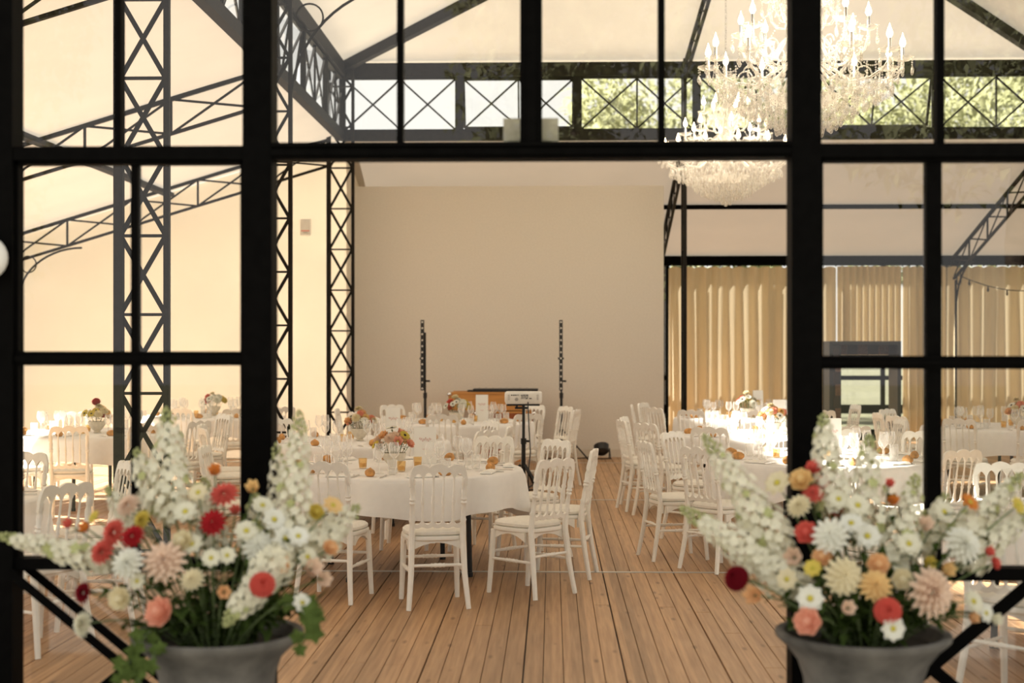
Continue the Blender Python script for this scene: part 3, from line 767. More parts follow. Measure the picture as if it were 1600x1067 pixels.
def bouquet(loc, where, pal, rng, n=15):
    b = link('flower_bowl', BOWL, loc=loc); tag(b, 'small stone-coloured footed flower bowl on ' + where, 'bowl')
    for k in range(n):
        m, kind = pal[k % len(pal)]
        th = k * 2.4 + rng.uniform(-.3, .3); rad = .15 * sqrt((k + .3) / n); h = .145 + .10 * (1 - (rad / .16) ** 2) + rng.uniform(0, .035)
        if k == 1: h += .05; rad *= .6
        s = rng.uniform(.038, .056) * (1.1 if kind == 'dahlia' else .95)
        p = Vector((rad * cos(th), rad * sin(th), h)); dirn = Vector((p.x * 6, p.y * 6 - .2, .65)).normalized()
        e = empty('flower', Vector(loc) + p, 0, 'small %s %s in the bowl on %s' % (CNAME[m], KN[kind], where), 'flower', '%s %s on %s' % (CNAME[m], KN[kind], where))
        o = link('bloom', bloom(kind, m), e); o.scale = (s, s, s); o.rotation_euler = dirn.to_track_quat('Z', 'Y').to_euler()
        if kind in ('daisy', 'cup'):
            c = link('flower_centre', EYE if kind == 'cup' else DEYE, e); c.scale = (s * .9,) * 3; c.rotation_euler = o.rotation_euler
        MB().tube([(0, 0, 0), (-p.x * .6, -p.y * .6, -(h - .08))], .002, 5).build('stem', 'stem', e)
        mb = MB()
        for q in range(3):
            d = Vector((rng.uniform(-1, 1), rng.uniform(-1, 1), rng.uniform(-.1, .6))); leaf(mb, (-p.x * .3, -p.y * .3, -.025 - .012 * q), d, .045, .018)
        mb.build('leaves', 'leaf_ivy', e)
PAL = {'pink': [('f_blush', 'dahlia'), ('f_purewhite', 'daisy'), ('f_blush', 'rose'), ('f_pink', 'cup'), ('f_peach', 'rose'), ('f_yellow', 'daisy'), ('f_pink', 'rose')],
       'peach': [('f_peach', 'rose'), ('f_cream', 'dahlia'), ('f_pink', 'pompon'), ('f_yellow', 'daisy'), ('f_purewhite', 'daisy'), ('f_apricot', 'dahlia')],
       'white': [('f_purewhite', 'dahlia'), ('f_cream', 'rose'), ('f_purewhite', 'daisy'), ('f_yellow', 'pompon'), ('f_coral', 'rose')],
       'red': [('f_cream', 'dahlia'), ('f_red', 'pompon'), ('f_yellow', 'daisy'), ('f_apricot', 'rose'), ('f_purewhite', 'daisy')]}
def table(cx, cy, where, chairs, seed, pal, cardspec=None, settings=9, flower_off=(0, 0), cloth=None, a0=None, near=False):
    rng = random.Random(seed); rz = rng.uniform(0, 1.5)
    lab = 'round banquet table under its white cloth, ' + where['loc']
    if first_table[0]:
        first_table[0] = False; t = TABLE; t.location = (cx, cy, 0); t.rotation_euler = (0, 0, rz); tag(t, lab, 'table', 'round banquet tables')
    else: t = copy_tree(TABLE, None, (cx, cy, 0), rz, lab)
    c = link('tablecloth', CLOTHS[seed % 4] if cloth is None else cloth, loc=(cx, cy, 0)); c.rotation_euler = (0, 0, rng.uniform(0, 6)); tag(c, 'white cloth draped over the table ' + where['loc'], 'tablecloth')
    w = where['t']
    pol = sorted([(atan2(y - cy, x - cx), Vector((x - cx, y - cy)).length) for x, y in chairs])
    an = [p[0] for p in pol]; m = len(an); gap = .46
    for _ in range(60):
        for k in range(m):
            k2 = (k + 1) % m; dlt = (an[k2] - an[k]) % (2 * pi)
            if m > 1 and dlt < gap: an[k] -= (gap - dlt) / 2; an[k2] += (gap - dlt) / 2
    side = 1 if cx < 1 else -1          # which way the central aisle lies
    for k in range(m):
        a = an[k]; R = min(max(pol[k][1], 1.46), 1.66) - .255
        oc = int(round(a / (pi / 4))) % 8
        ax = 'aisle' if side > 0 else 'garden-wall'; bx_ = 'cream-wall' if side > 0 else 'aisle'
        pos = [ax + ' side', 'far ' + ax + ' corner', 'far side', 'far ' + bx_ + ' corner', bx_ + ' side', 'entrance ' + bx_ + ' corner', 'entrance side', 'entrance ' + ax + ' corner'][oc]
        lb = 'white chair at ' + w + ', ' + pos
        place_chair(cx + R * cos(a), cy + R * sin(a), a + pi + rng.uniform(-.10, .10), lb, 'white chairs at ' + w)
    z = TZ + .0075
    a0 = rng.uniform(0, 6.28) if a0 is None else a0
    for k in range(settings):
        a = a0 + 2 * pi * k / settings; ca, sa = cos(a), sin(a)
        def at(r, t): return (cx + r * ca - t * sa, cy + r * sa + t * ca, z)
        tp = lambda o, lb, ct: tag(o, lb + ' on ' + w, ct, ct + ' on ' + w)
        o = link('bread_roll', GB[rng.randint(0, 3)], loc=at(.745 + rng.uniform(-.02, .02), .02 + rng.uniform(-.03, .03))); o.rotation_euler = (0, 0, rng.uniform(0, 6)); tp(o, 'crusty golden bread roll laid at a place', 'bread roll')
        for dr, dt in ((.50, .10), (.54, .01)):
            o = link('wine_glass', GL, loc=at(dr + rng.uniform(-.015, .015), dt + rng.uniform(-.015, .015))); s = rng.uniform(.95, 1.08); o.scale = (s, s, s); tp(o, 'empty stemmed wine glass', 'wine glass')
        o = link('water_glass', GT, loc=at(.58, .115 + rng.uniform(-.01, .01))); tp(o, 'empty straight water tumbler', 'tumbler')
        for me, nm, dt in ((GF, 'fork', .115), (GK, 'knife', -.09)):
            o = link(nm, me, loc=at(.77, dt)); o.rotation_euler = (0, 0, a + pi / 2); tp(o, 'silver %s at a place setting' % nm, nm)
        if near:
            o = link('napkin', GN, loc=at(.80, -.19)); o.rotation_euler = (0, 0, a + pi / 2 + rng.uniform(-.3, .3)); tp(o, 'folded white napkin', 'napkin')
    fxy = (cx + flower_off[0], cy + flower_off[1])
    bouquet((fxy[0], fxy[1], z), w, PAL[pal], rng)
    for k in range(3):
        a = a0 + .5 + 2.1 * k; p = (fxy[0] + .24 * cos(a), fxy[1] + .24 * sin(a), z)
        v = empty('votive_candle', p, 0, 'amber glass votive candle holder on ' + w, 'candle', 'votives on ' + w)
        link('holder', GV, v); link('wax', GW, v)
    if cardspec:
        p = P(cardspec[0], 700, cardspec[1]); card((p.x, cardspec[1], z), cardspec[2], 'tall folded white menu card standing on ' + w, w=cardspec[3], h=cardspec[4])
def cr(*pp):
    """chair crest pixels -> floor positions of the crest"""
    out = []
    for px, py in pp:
        d = (CAMZ - .915) * F / (py - HY); p = P(px, py, d); out.append((p.x, p.y))
    return out
table(-1.14, 10.55, dict(loc='just inside the open doorway', t='the doorway table'), cr((690, 727), (868, 717), (907, 702), (825, 689), (635, 684), (505, 722), (367, 698), (450, 690), (760, 684)), 1, 'pink', (664, 10.95, .15, .17, .28), flower_off=(-.02, -.12), near=True, a0=.35)
table(-1.90, 13.6, dict(loc='behind the doorway table, by the middle lattice column', t='the table by the middle lattice column'), cr((762, 673), (793, 667), (739, 659), (594, 654), (448, 656), (350, 670), (367, 664), (640, 676)), 2, 'peach', (614, 14.0, .2, .14, .30), flower_off=(.06, 0))
table(-1.14, 17.25, dict(loc='in front of the wooden flight cases', t='the table before the flight cases'), cr((690, 648), (841, 648), (895, 640), (815, 636), (838, 634), (631, 634), (568, 644), (551, 639)), 3, 'white', (753, 17.35, 0, .15, .32), flower_off=(0, -.2))
table(2.20, 11.6, dict(loc='under the chandelier closer to the entrance', t='the table under the entrance-end chandelier'), cr((1093, 699), (1009, 690), (1066, 675), (1507, 702), (1403, 676), (1290, 682)), 4, 'red', (1300, 12.0, 0, .15, .3), flower_off=(-.14, 0), near=True)
table(2.16, 14.75, dict(loc='between the two chandeliers', t='the table between the chandeliers'), cr((975, 658), (993, 655), (1065, 655), (1336, 665), (1361, 654), (1100, 668)), 5, 'peach', (1218, 15.2, .05, .135, .34), flower_off=(.12, 0))
table(2.50, 18.35, dict(loc='under the chandelier closer to the curtains', t='the table under the curtain-end chandelier'), cr((1003, 632), (1050, 631), (1057, 643), (1317, 632), (1285, 641), (1130, 634), (1185, 646)), 6, 'white', (1184, 18.6, .2, .13, .34), flower_off=(0, -.1))
table(5.15, 16.3, dict(loc='beside the curtain by the curved corner bracket', t='the table by the corner bracket truss'), cr((1413, 650), (1428, 640), (1500, 656), (1385, 645), (1590, 665)), 7, 'peach', None, flower_off=(.1, -.15))
table(3.02, 7.7, dict(loc='against the entrance glazing behind the ivy-free urn', t='the table behind the ivy-free urn'), [(2.86, 9.2), (2.05, 6.6), (3.9, 8.8), (1.75, 8.6)], 8, 'white')
table(-4.85, 14.9, dict(loc='beside the cream fabric side wall', t='the table by the cream side wall'), cr((39, 651), (76, 666), (65, 676), (190, 656), (215, 668), (110, 645), (312, 649)), 9, 'red', None, flower_off=(.08, -.1))
table(-3.98, 8.35, dict(loc='against the entrance glazing behind the ivy-trailed urn', t='the table behind the ivy-trailed urn'), [(-2.62, 7.65), (-2.85, 9.05), (-2.45, 8.4), (-4.0, 6.9), (-3.7, 9.9)], 10, 'peach')
table(-4.45, 18.6, dict(loc='against the cream partition wall', t='the table by the cream partition'), cr((290, 636), (361, 633), (330, 640), (240, 640)), 11, 'white')
# ================================================================== PROJECTOR, STANDS, CASES
def part(mb, name, m, e, smooth=True): return mb.build(name, m, e, smooth)
p = P(818, 632, 15.0)
e = empty('projector', (p.x, 15.0, p.z + .012), 0, 'white video projector with ports, standing on a black tripod tray', 'projector')
def rounded_box(w, d, h, r=.03, n=5):
    mb = MB(); pts = []
    for cx, cy, a in ((w / 2 - r, d / 2 - r, 0), (-w / 2 + r, d / 2 - r, 1), (-w / 2 + r, -d / 2 + r, 2), (w / 2 - r, -d / 2 + r, 3)):
        for i in range(n + 1):
            q = (a + i / n) * pi / 2; pts.append((cx + r * cos(q), cy + r * sin(q)))
    k = len(pts); lv = ((.94, 0), (1, .02 * h / .1), (1, h * .8), (.985, h * .93), (.93, h))
    for s, z in lv: mb.v += [(x * s, y * s, z) for x, y in pts]
    for j in range(len(lv) - 1):
        for i in range(k): mb.f.append((j * k + i, j * k + (i + 1) % k, (j + 1) * k + (i + 1) % k, (j + 1) * k + i))
    mb.f.append(tuple(range(k))[::-1]); mb.f.append(tuple(range((len(lv) - 1) * k, len(lv) * k))); return mb
part(rounded_box(.39, .30, .125), 'body', 'white_plastic', e)
for i, (x, z, w, h) in enumerate([(-.12, .092, .012, .012), (-.10, .092, .012, .012), (-.08, .093, .02, .008), (-.055, .094, .016, .006), (-.015, .09, .018, .008), (.01, .092, .025, .010), (.04, .092, .025, .010), (-.012, .074, .012, .012), (.008, .074, .01, .014), (.026, .074, .01, .014), (.046, .074, .01, .012), (-.02, .058, .008, .008), (-.005, .058, .008, .008), (.01, .058, .008, .008), (.035, .057, .025, .009), (.075, .057, .025, .009)]):
    part(MB().box((x, -.151, z), (w, .006, h)), 'port', 'black_plastic', e, False)
for x in (-.15, .15):
    for k in range(5): part(MB().box((x, -.151, .045 + .012 * k), (.02, .005, .004)), 'vent_slot', 'grey_plastic', e, False)
part(MB().tube([(-.07, -.149, .048), (-.07, -.154, .048)], .018, 16), 'speaker_grille', 'grey_plastic', e)
part(MB().tube([(.05, -.15, .018), (.05, -.175, .012), (.052, -.18, -.05), (.06, -.16, -.25), (.075, -.15, -.5), (.05, -.12, -.75), (.06, -.1, -1.0)], .006, 6), 'power_cable', 'black_plastic', e)
e = empty('projector_stand', (p.x, 15.0, 0), 0, 'black tripod stand carrying the white projector', 'stand')
zt = p.z
part(MB().box((0, 0, zt), (.34, .28, .016)), 'tray', 'black_metal', e, False)
part(MB().box((-.02, 0, zt - .035), (.14, .1, .02)), 'bracket', 'black_metal', e, False); part(MB().box((-.07, 0, zt - .02), (.02, .08, .05)), 'bracket', 'black_metal', e, False)
part(MB().tube([(0, 0, zt - .01), (0, 0, .62)], .016, 10), 'upper_pole', 'black_metal', e); part(MB().tube([(0, 0, .66), (0, 0, .12)], .023, 10), 'lower_pole', 'black_metal', e)
part(MB().tube([(0, 0, .70), (0, 0, .64)], .032, 10), 'clamp', 'black_metal', e); part(MB().tube([(.03, 0, .67), (.07, 0, .67)], .012, 8), 'clamp_knob', 'black_metal', e)
for a in (-.95, 1.2, 3.3):
    l = part(MB().tube([(.03 * cos(a), .03 * sin(a), .42), (.50 * cos(a), .50 * sin(a), .015)], .015, 8), 'leg', 'black_metal', e)
    part(MB().tube([(.02 * cos(a), .02 * sin(a), .15), (.30 * cos(a), .30 * sin(a), .19)], .009, 6), 'brace', 'black_metal', e)
    part(MB().ball((.50 * cos(a), .50 * sin(a), .022), .022), 'rubber_foot', 'black_plastic', l)
def led_bar(px, label, off):
    t = P(px, 500, 20.7); b = P(px, 610, 20.7)
    e = empty('light_stand', (t.x, 20.7, 0), 0, label, 'light stand')
    part(MB().box((0, 0, (t.z + b.z) / 2), (.05, .055, t.z - b.z)), 'led_bar', 'black_plastic', e, False)
    for k in range(12):
        z = b.z + .03 + (t.z - b.z - .06) * k / 11
        part(MB().tube([(0, -.026, z), (0, -.030, z)], .014, 10), 'lens', 'lamp_opal', e)
    part(MB().tube([(off, .05, .55), (off, .05, t.z - .18)], .014, 8), 'upper_pole', 'black_metal', e); part(MB().tube([(off, .05, .1), (off, .05, .95)], .02, 8), 'lower_pole', 'black_metal', e)
    part(MB().tube([(off, .05, .92), (off, .05, 1.0)], .028, 8), 'clamp', 'black_metal', e); part(MB().tube([(off, .05, 1.17), (off + .07, .03, 1.17)], .014, 8), 'clamp_knob', 'black_metal', e)
    part(MB().box((0, .03, 1.50), (.085, .03, .03)), 'bracket', 'black_metal', e, False)
    for a in (.3, 2.4, 4.5):
        part(MB().tube([(off, .05, .48), (off + .42 * cos(a), .05 + .42 * sin(a), .012)], .011, 6), 'leg', 'black_metal', e); part(MB().tube([(off, .05, .14), (off + .24 * cos(a), .05 + .24 * sin(a), .20)], .008, 6), 'brace', 'black_metal', e)
led_bar(660, 'tall black lighting stand with a column of lamps, beside the flight cases', .035)
led_bar(876.5, 'tall black lighting stand with a column of lamps, nearer the floor spotlight', .006)
def flight_case(x0, x1, z0, z1, y, m, label, dep=.6):
    e = empty('flight_case', ((x0 + x1) / 2, y, z0), 0, label, 'flight case'); w, h = x1 - x0, z1 - z0
    part(MB().box((0, 0, h / 2), (w - .02, dep - .02, h - .02)), 'panel_body', m, e, False)
    for sx in (-1, 1):
        for sy in (-1, 1):
            part(MB().box((sx * (w / 2 - .014), sy * (dep / 2 - .014), h / 2), (.03, .03, h)), 'edge_profile', 'alu' if m == 'case_dark' else 'case_wood', e, False)
            for zz in (.03, h - .03): part(MB().ball((sx * (w / 2 - .014), sy * (dep / 2 - .014), zz), .036, 10, 8), 'corner_ball', 'chrome', e)
    for sy in (-1, 1):
        for zz in (.013, h - .013): part(MB().box((0, sy * (dep / 2 - .012), zz), (w, .028, .028)), 'edge_profile', 'case_wood', e, False)
    part(MB().box((w * .2, -dep / 2, h / 2), (.12, .012, .09)), 'latch', 'alu', e, False)
    return e
a = P(700, 613, 20.6); b = P(838, 641, 20.6)
flight_case(a.x, b.x, b.z - .005, a.z, 21.0, 'case_wood', 'long orange wooden flight case with metal corners, on top of another')
c = P(742, 660, 20.6)
flight_case(c.x, b.x - .02, 0.0, b.z - .02, 21.0, 'case_dark', 'dark red-brown flight case standing on the floor under the orange one')
e = empty('mixing_desk', (P(790, 610, 20.9).x, 21.0, a.z), 0, 'flat black mixing desk lying on the orange flight case', 'mixer')
part(MB().box((0, 0, .022), (.95, .4, .044)), 'body', 'black_plastic', e, False)
part(MB().box((-.5, 0, .012), (.12, .3, .024)), 'side_tray', 'black_plastic', e, False)
for k in range(8): part(MB().tube([(-.38 + .1 * k, -.1, .044), (-.38 + .1 * k, -.1, .058)], .014, 8), 'knob', 'grey_plastic', e)
# floor spotlight
q = floor_pt(940, 717)
e = empty('floor_spotlight', (q.x, q.y, 0), .15, 'small round black spotlight on its bracket on the floor by the projection wall', 'spotlight')
part(MB().lathe([(.0005, -.09), (.06, -.09), (.105, -.05), (.11, .03), (.115, .05), (.10, .05), (.09, .02), (.0005, .015)], 20, (0, 0, .155), Matrix.Rotation(-.6, 4, 'X')), 'lamp_head', 'black_plastic', e)
for sx in (-1, 1): part(MB().tube([(sx * .12, 0, .16), (sx * .125, -.05, .02), (sx * .125, .06, .012), (sx * .12, 0, .16)], .008, 6), 'bracket', 'black_metal', e)
part(MB().box((0, -.05, .012), (.26, .03, .012)), 'base_bar', 'black_metal', e, False)
part(MB().tube([(-.05, .08, .1), (-.2, .12, .01), (-.5, .05, .008), (-1.0, .1, .008), (-1.4, 0, .008)], .007, 6), 'cable', 'black_plastic', e)
# siren box on the cream partition
q = P(477.5, 355, YB - .03)
e = empty('wall_siren', (q.x, YB - .035, q.z), 0, 'white alarm siren box with a red line on the cream partition wall', 'alarm')
part(MB().box((0, 0, 0), (.15, .05, .235)), 'housing', 'white_plastic', e, False); part(MB().tube([(0, -.025, .045), (0, -.032, .045)], .05, 18), 'sounder', 'white_plastic', e)
part(MB().box((0, -.027, -.055), (.12, .004, .012)), 'red_line', 'red_print', e, False); part(MB().box((0, -.027, -.08), (.07, .004, .010)), 'lettering', 'grey_plastic', e, False)
# upright lined booth by the garden doors
yb = 20.6; a = P(1296, 533, yb); b = P(1408, 700, yb); w = b.x - a.x; h = a.z; dp = .55
e = empty('open_booth', ((a.x + b.x) / 2, yb + dp / 2, 0), 0, 'upright black open-backed booth lined with checkered brown panels, before the garden doors', 'booth')
t = .05
for sx in (-1, 1): part(MB().box((sx * (w / 2 - t / 2), 0, h / 2), (t, dp, h)), 'side_wall', 'black_plastic', e, False)
part(MB().box((0, 0, h - t / 2), (w - 2 * t, dp, t)), 'top', 'black_plastic', e, False); part(MB().box((0, 0, .04), (w - 2 * t, dp, .08)), 'floor_board', 'black_plastic', e, False)
for i in range(6):
    part(MB().box((-w / 2 + t + (w - 2 * t) * (i + .5) / 6, dp / 2 - .02, h - t - .075), ((w - 2 * t) / 6 - .006, .03, .15)), 'lining_panel', 'brown_panel' if i % 2 else 'dark_panel', e, False)
part(MB().box((-w / 2 + .10, -dp / 2 + .03, (h - t) / 2), (.14, .03, h - t - .02)), 'jamb', 'black_plastic', e, False)
for i in range(9):
    part(MB().box((-w / 2 + (.125 if i % 2 else .095), -dp / 2 + .008, .1 + (h - .2) * (i + .5) / 9), (.08, .02, (h - .2) / 9 - .008)), 'lining_panel', 'brown_panel' if i % 2 else 'dark_panel', e, False)
part(MB().box((0, dp / 2 - .03, h - .23), (w - 2 * t, .03, .05)), 'cross_rail', 'black_plastic', e, False)
# string of festoon lights by the corner bracket
pa, pb = P(1497, 430, 24.6), P(1640, 452, 24.0)
e = empty('festoon_lights', (0, 0, 0), 0, 'black festoon cable with small dark bulbs strung from the corner bracket', 'string lights')
pts = [pa.lerp(pb, i / 24) + Vector((0, 0, -.12 * sin(pi * i / 24))) for i in range(25)]
org = pts[0].copy(); e.location = org; pts = [q - org for q in pts]
part(MB().tube(pts, .008, 6), 'cable', 'black_plastic', e)
for i in (3, 8, 13, 18, 23): part(MB().tube([pts[i], pts[i] - Vector((0, 0, .04)), pts[i] - Vector((0, 0, .07)), pts[i] - Vector((0, 0, .10))], [.012, .014, .022, .008], 8), 'bulb_socket', 'black_plastic', e)
# ================================================================== CHANDELIERS
def chandelier(loc, label, ztop, R=.78, seed=1):
    rng = random.Random(seed)
    e = empty('chandelier', loc, seed * .3, label, 'chandelier', 'crystal chandeliers')
    # local z: 0 = lowest drop; main arm ring at ~.62
    part(MB().lathe([(.0005, .30), (.05, .32), (.10, .36), (.06, .42), (.04, .5), (.07, .56), (.12, .60), (.07, .66), (.035, .75), (.06, .85), (.10, .90), (.05, .96), (.03, 1.1), (.06, 1.2), (.09, 1.24), (.04, 1.3), (.02, 1.5), (.04, 1.6), (.0005, 1.64)], 20), 'stem', 'crystal', e)
    part(MB().lathe([(.0005, .30), (.22, .32), (.30, .38), (.31, .385), (.22, .33), (.0005, .31)], 24), 'dish', 'crystal', e)
    # chain
    ch = MB(); z = 1.62; k = 0
    while z < ztop:
        Rm = Matrix.Rotation(pi / 2 * (k % 2), 4, 'Z')
        ch.tube([Rm @ Vector((.012 * cos(2 * pi * i / 8), 0, z + .024 * sin(2 * pi * i / 8))) for i in range(9)], .0035, 4, False); z += .038; k += 1
    part(ch, 'chain', 'chrome', e)
    drops = MB(); strands = MB()
    def drop(x, y, z, s=1):
        # faceted pendant
        n = 6; prof = [(.0006, 0), (.008, -.012), (.0145, -.035), (.010, -.052), (.0006, -.06)]
        drops.lathe([(r * s, zz * s) for r, zz in prof], n, (x, y, z))
    def strand(a, b, sag, n):
        a = Vector(a); b = Vector(b)
        for i in range(n + 1):
            t = i / n; q = a.lerp(b, t) - Vector((0, 0, sag * sin(pi * t)))
            strands.ball(q, .0075, 5, 3)
    arm_d = {}
    for tier, (n, r, zb, za, cup) in enumerate(((12, R, .50, .64, .085), (8, R * .66, .72, .90, .08), (6, R * .36, 1.0, 1.18, .07))):
        for k in range(n):
            a = 2 * pi * k / n + tier * .2; ca, sa = cos(a), sin(a)
            def q(rr, z): return (rr * ca, rr * sa, z)
            # S-curved arm
            pts = [q(.05, za - .02), q(r * .18, za + .02), q(r * .35, za - .06), q(r * .55, zb - .04), q(r * .78, zb - .03), q(r * .94, zb + .03), q(r, za - .05), q(r, za)]
            arm = part(MB().tube(pts, [.013] * len(pts), 7), 'arm', 'crystal', e)
            part(MB().tube([q(r * .6 + .07 * cos(i * .55) * (1 - i / 22), zb + .06 + .07 * sin(i * .55) * (1 - i / 22)) for i in range(14)], .007, 5), 'scroll', 'crystal', arm)
            # ruffled drip pan
            mb = MB(); m = 16
            for rr, zz in ((.02, 0), (cup * .6, .006), (cup, .03), (cup * 1.04, .036)):
                for i in range(m):
                    w = 1 + (.08 * cos(8 * 2 * pi * i / m) if rr > .05 else 0); mb.v.append((r * ca + rr * w * cos(2 * pi * i / m), r * sa + rr * w * sin(2 * pi * i / m), za + zz))
            for j in range(3):
                for i in range(m): mb.f.append((j * m + i, j * m + (i + 1) % m, (j + 1) * m + (i + 1) % m, (j + 1) * m + i))
            part(mb, 'drip_pan', 'crystal', e)
            cd = part(MB().tube([q(r, za + .005), q(r, za + .115)], .013, 10), 'candle_sleeve', 'chrome', e)
            part(MB().lathe([(.0005, 0), (.014, .004), (.026, .028), (.022, .055), (.009, .088), (.0012, .118)], 10, q(r, za + .115)), 'bulb', 'bulb', cd)
            for i in range(6):
                b = 2 * pi * i / 6; x, y = r * ca + cup * cos(b), r * sa + cup * sin(b)
                for j in range(3): strands.ball((x, y, za + .02 - .02 * j), .0075, 5, 3)
                drop(x, y, za - .04, 1.15)
            if tier == 0:
                strand(q(r * .95, zb + .02), q(.1, .40), .10, 30); drop(*q(r * .8, zb - .05), 1.4); drop(*q(r * .62, zb - .06), 1.5)
                a2 = a + 2 * pi / n; strand(q(r, za), (r * cos(a2), r * sin(a2), za), .12, 18)
            elif tier == 1:
                strand(q(r, za), q(.04, 1.24), -.02, 22); drop(*q(r * .75, zb - .06), 1.3); drop(*q(r * .5, zb - .05), 1.3); strand(q(r, za - .02), q(.25, .62), .06, 18)
            else: strand(q(r, za), q(.02, 1.56), .05, 20)
    # tiers of hanging drops below
    for r, z, n in ((.70, .46, 44), (.60, .40, 40), (.50, .35, 36), (.40, .29, 32), (.30, .235, 26), (.22, .19, 20), (.14, .15, 14), (.06, .11, 8)):
        for k in range(n):
            a = 2 * pi * k / n + rng.uniform(-.05, .05); x, y = r * R / .78 * cos(a), r * R / .78 * sin(a); zz = z + rng.uniform(-.02, .02)
            for j in range(5): strands.ball((x, y, zz + .02 + .021 * j), .008, 5, 3)
            drop(x, y, zz, rng.uniform(1.3, 1.8))
    strands.ball((0, 0, .025), .026, 10, 8)
    for j in range(12): strands.ball((0, 0, .06 + .022 * j), .009, 5, 3)
    tag(part(drops, 'crystal_drops', 'crystal', e), kind='stuff'); tag(part(strands, 'bead_strands', 'crystal', e), kind='stuff')
    for k in range(4):
        l = bpy.data.lights.new('glow', 'POINT'); l.energy = 7; l.color = (1, .86, .66); l.shadow_soft_size = .25
        lo = bpy.data.objects.new('glow', l); COL.objects.link(lo); lo.parent = e; lo.location = (.45 * cos(k * pi / 2), .45 * sin(k * pi / 2), .86)
    return e
Yc1, Yc2 = 11.7, 18.2
q1 = P(1256, 222, Yc1); q2 = P(1134, 320, Yc2)
chandelier((q1.x, Yc1, q1.z - .02), 'tiered crystal chandelier with lit candle bulbs over the table closer to the entrance', 6.2 - q1.z + 0.05, seed=1)
chandelier((q2.x, Yc2, q2.z - .02), 'tiered crystal chandelier with lit candle bulbs over the table closer to the curtains', 6.25 - q2.z + .05, seed=2)
# ================================================================== URNS AND BOUQUETS
UY = 5.0
def urn(px, label):
    c = P(px, 985, UY); R = .30; H = c.z
    e = empty('stone_urn', (c.x, UY, 0), 0, label, 'urn')
    part(MB().box((0, 0, .04), (.36, .36, .08)), 'plinth', 'urn', e, False)
    part(MB().lathe([(.0005, .08), (.16, .08), (.165, .11), (.12, .14), (.085, .18), (.09, .205), (.11, .215), (.09, .23), (.12, .26), (.17, .31), (.195, .37), (.198, .43), (.205, .50), (.225, .56), (.262, H - .055), (.285, H - .035), (.30, H - .02), (.302, H - .005), (.292, H), (.27, H - .004), (.25, H - .05)], 48), 'body', 'urn', e)
    part(MB().lathe([(.0005, H - .05), (.255, H - .05)], 32), 'soil', 'soil', e)
    return Vector((c.x, UY, H))
UL = urn(340, 'grey weathered stone urn with trailing ivy, full of mixed flowers'); UR = urn(1348, 'grey weathered stone urn without ivy, full of mixed flowers')
def curve(a, b, bend, n=8):
    a = Vector(a); b = Vector(b); out = []
    for i in range(n + 1):
        t = i / n; q = a.lerp(b, t); q.z += bend * sin(pi * t); out.append(q)
    return out
UN = {0: 'the ivy-trailed urn', 1: 'the ivy-free urn'}
def spire(u, ui, base, tip, width, m, seed, label, bm='f_white', density=1.0):
    """delphinium-like flower spike from base to tip (points)"""
    rng = random.Random(seed); base = Vector(base); tip = Vector(tip); root = Vector((u.x + (base.x - u.x) * .25, u.y + (base.y - u.y) * .3, u.z - .04))
    e = empty('flower_spike', root, 0, label, 'flower', 'flower spikes in ' + UN[ui])
    d = (tip - base); L = d.length; dn = d.normalized(); sd = dn.cross(Vector((0, 1, 0))).normalized(); fr = sd.cross(dn)
    part(MB().tube([root - root] + [q - root for q in (root.lerp(base, .5), base, base.lerp(tip, .5), tip)], [.005, .0045, .004, .003, .0015], 6), 'stem', 'stem', e)
    mb = MB(); gb = MB(); n = int(L / .0050 * density)
    for i in range(n):
        t = i / n; p = base + dn * L * t; rad = width * 1.25 * (1 - t) ** .55 * (.45 + .55 * min(1, t * 6)); a = i * 2.4
        o = (sd * cos(a) + fr * sin(a)); rr = rad * rng.uniform(.55, 1.0); c = p + o * rr - root
        if t > .84:
            gb.ball(c, .016 * (1.35 - t), 5, 4); continue
        s = rng.uniform(.020, .029) * (1 - .5 * t); nrm = (o + dn * .35 + Vector((0, -.25, 0))).normalized()
        x = nrm.cross(Vector((.3, .2, .9))).normalized(); y = nrm.cross(x); tgt = gb if rng.random() < .06 else mb
        for k in range(5):
            b = 2 * pi * k / 5; r1 = x * cos(b) + y * sin(b); s1 = x * -sin(b) + y * cos(b)
            tgt.add([c, c + r1 * s * .6 + s1 * s * .45 + nrm * s * .25, c + r1 * s * 1.05 + nrm * s * .2, c + r1 * s * .6 - s1 * s * .45 + nrm * s * .25], [(0, 1, 2, 3)])
    tag(part(mb, 'blossoms', bm, e, False), kind='stuff'); tag(part(gb, 'buds', 'f_green', e), kind='stuff')
    return e
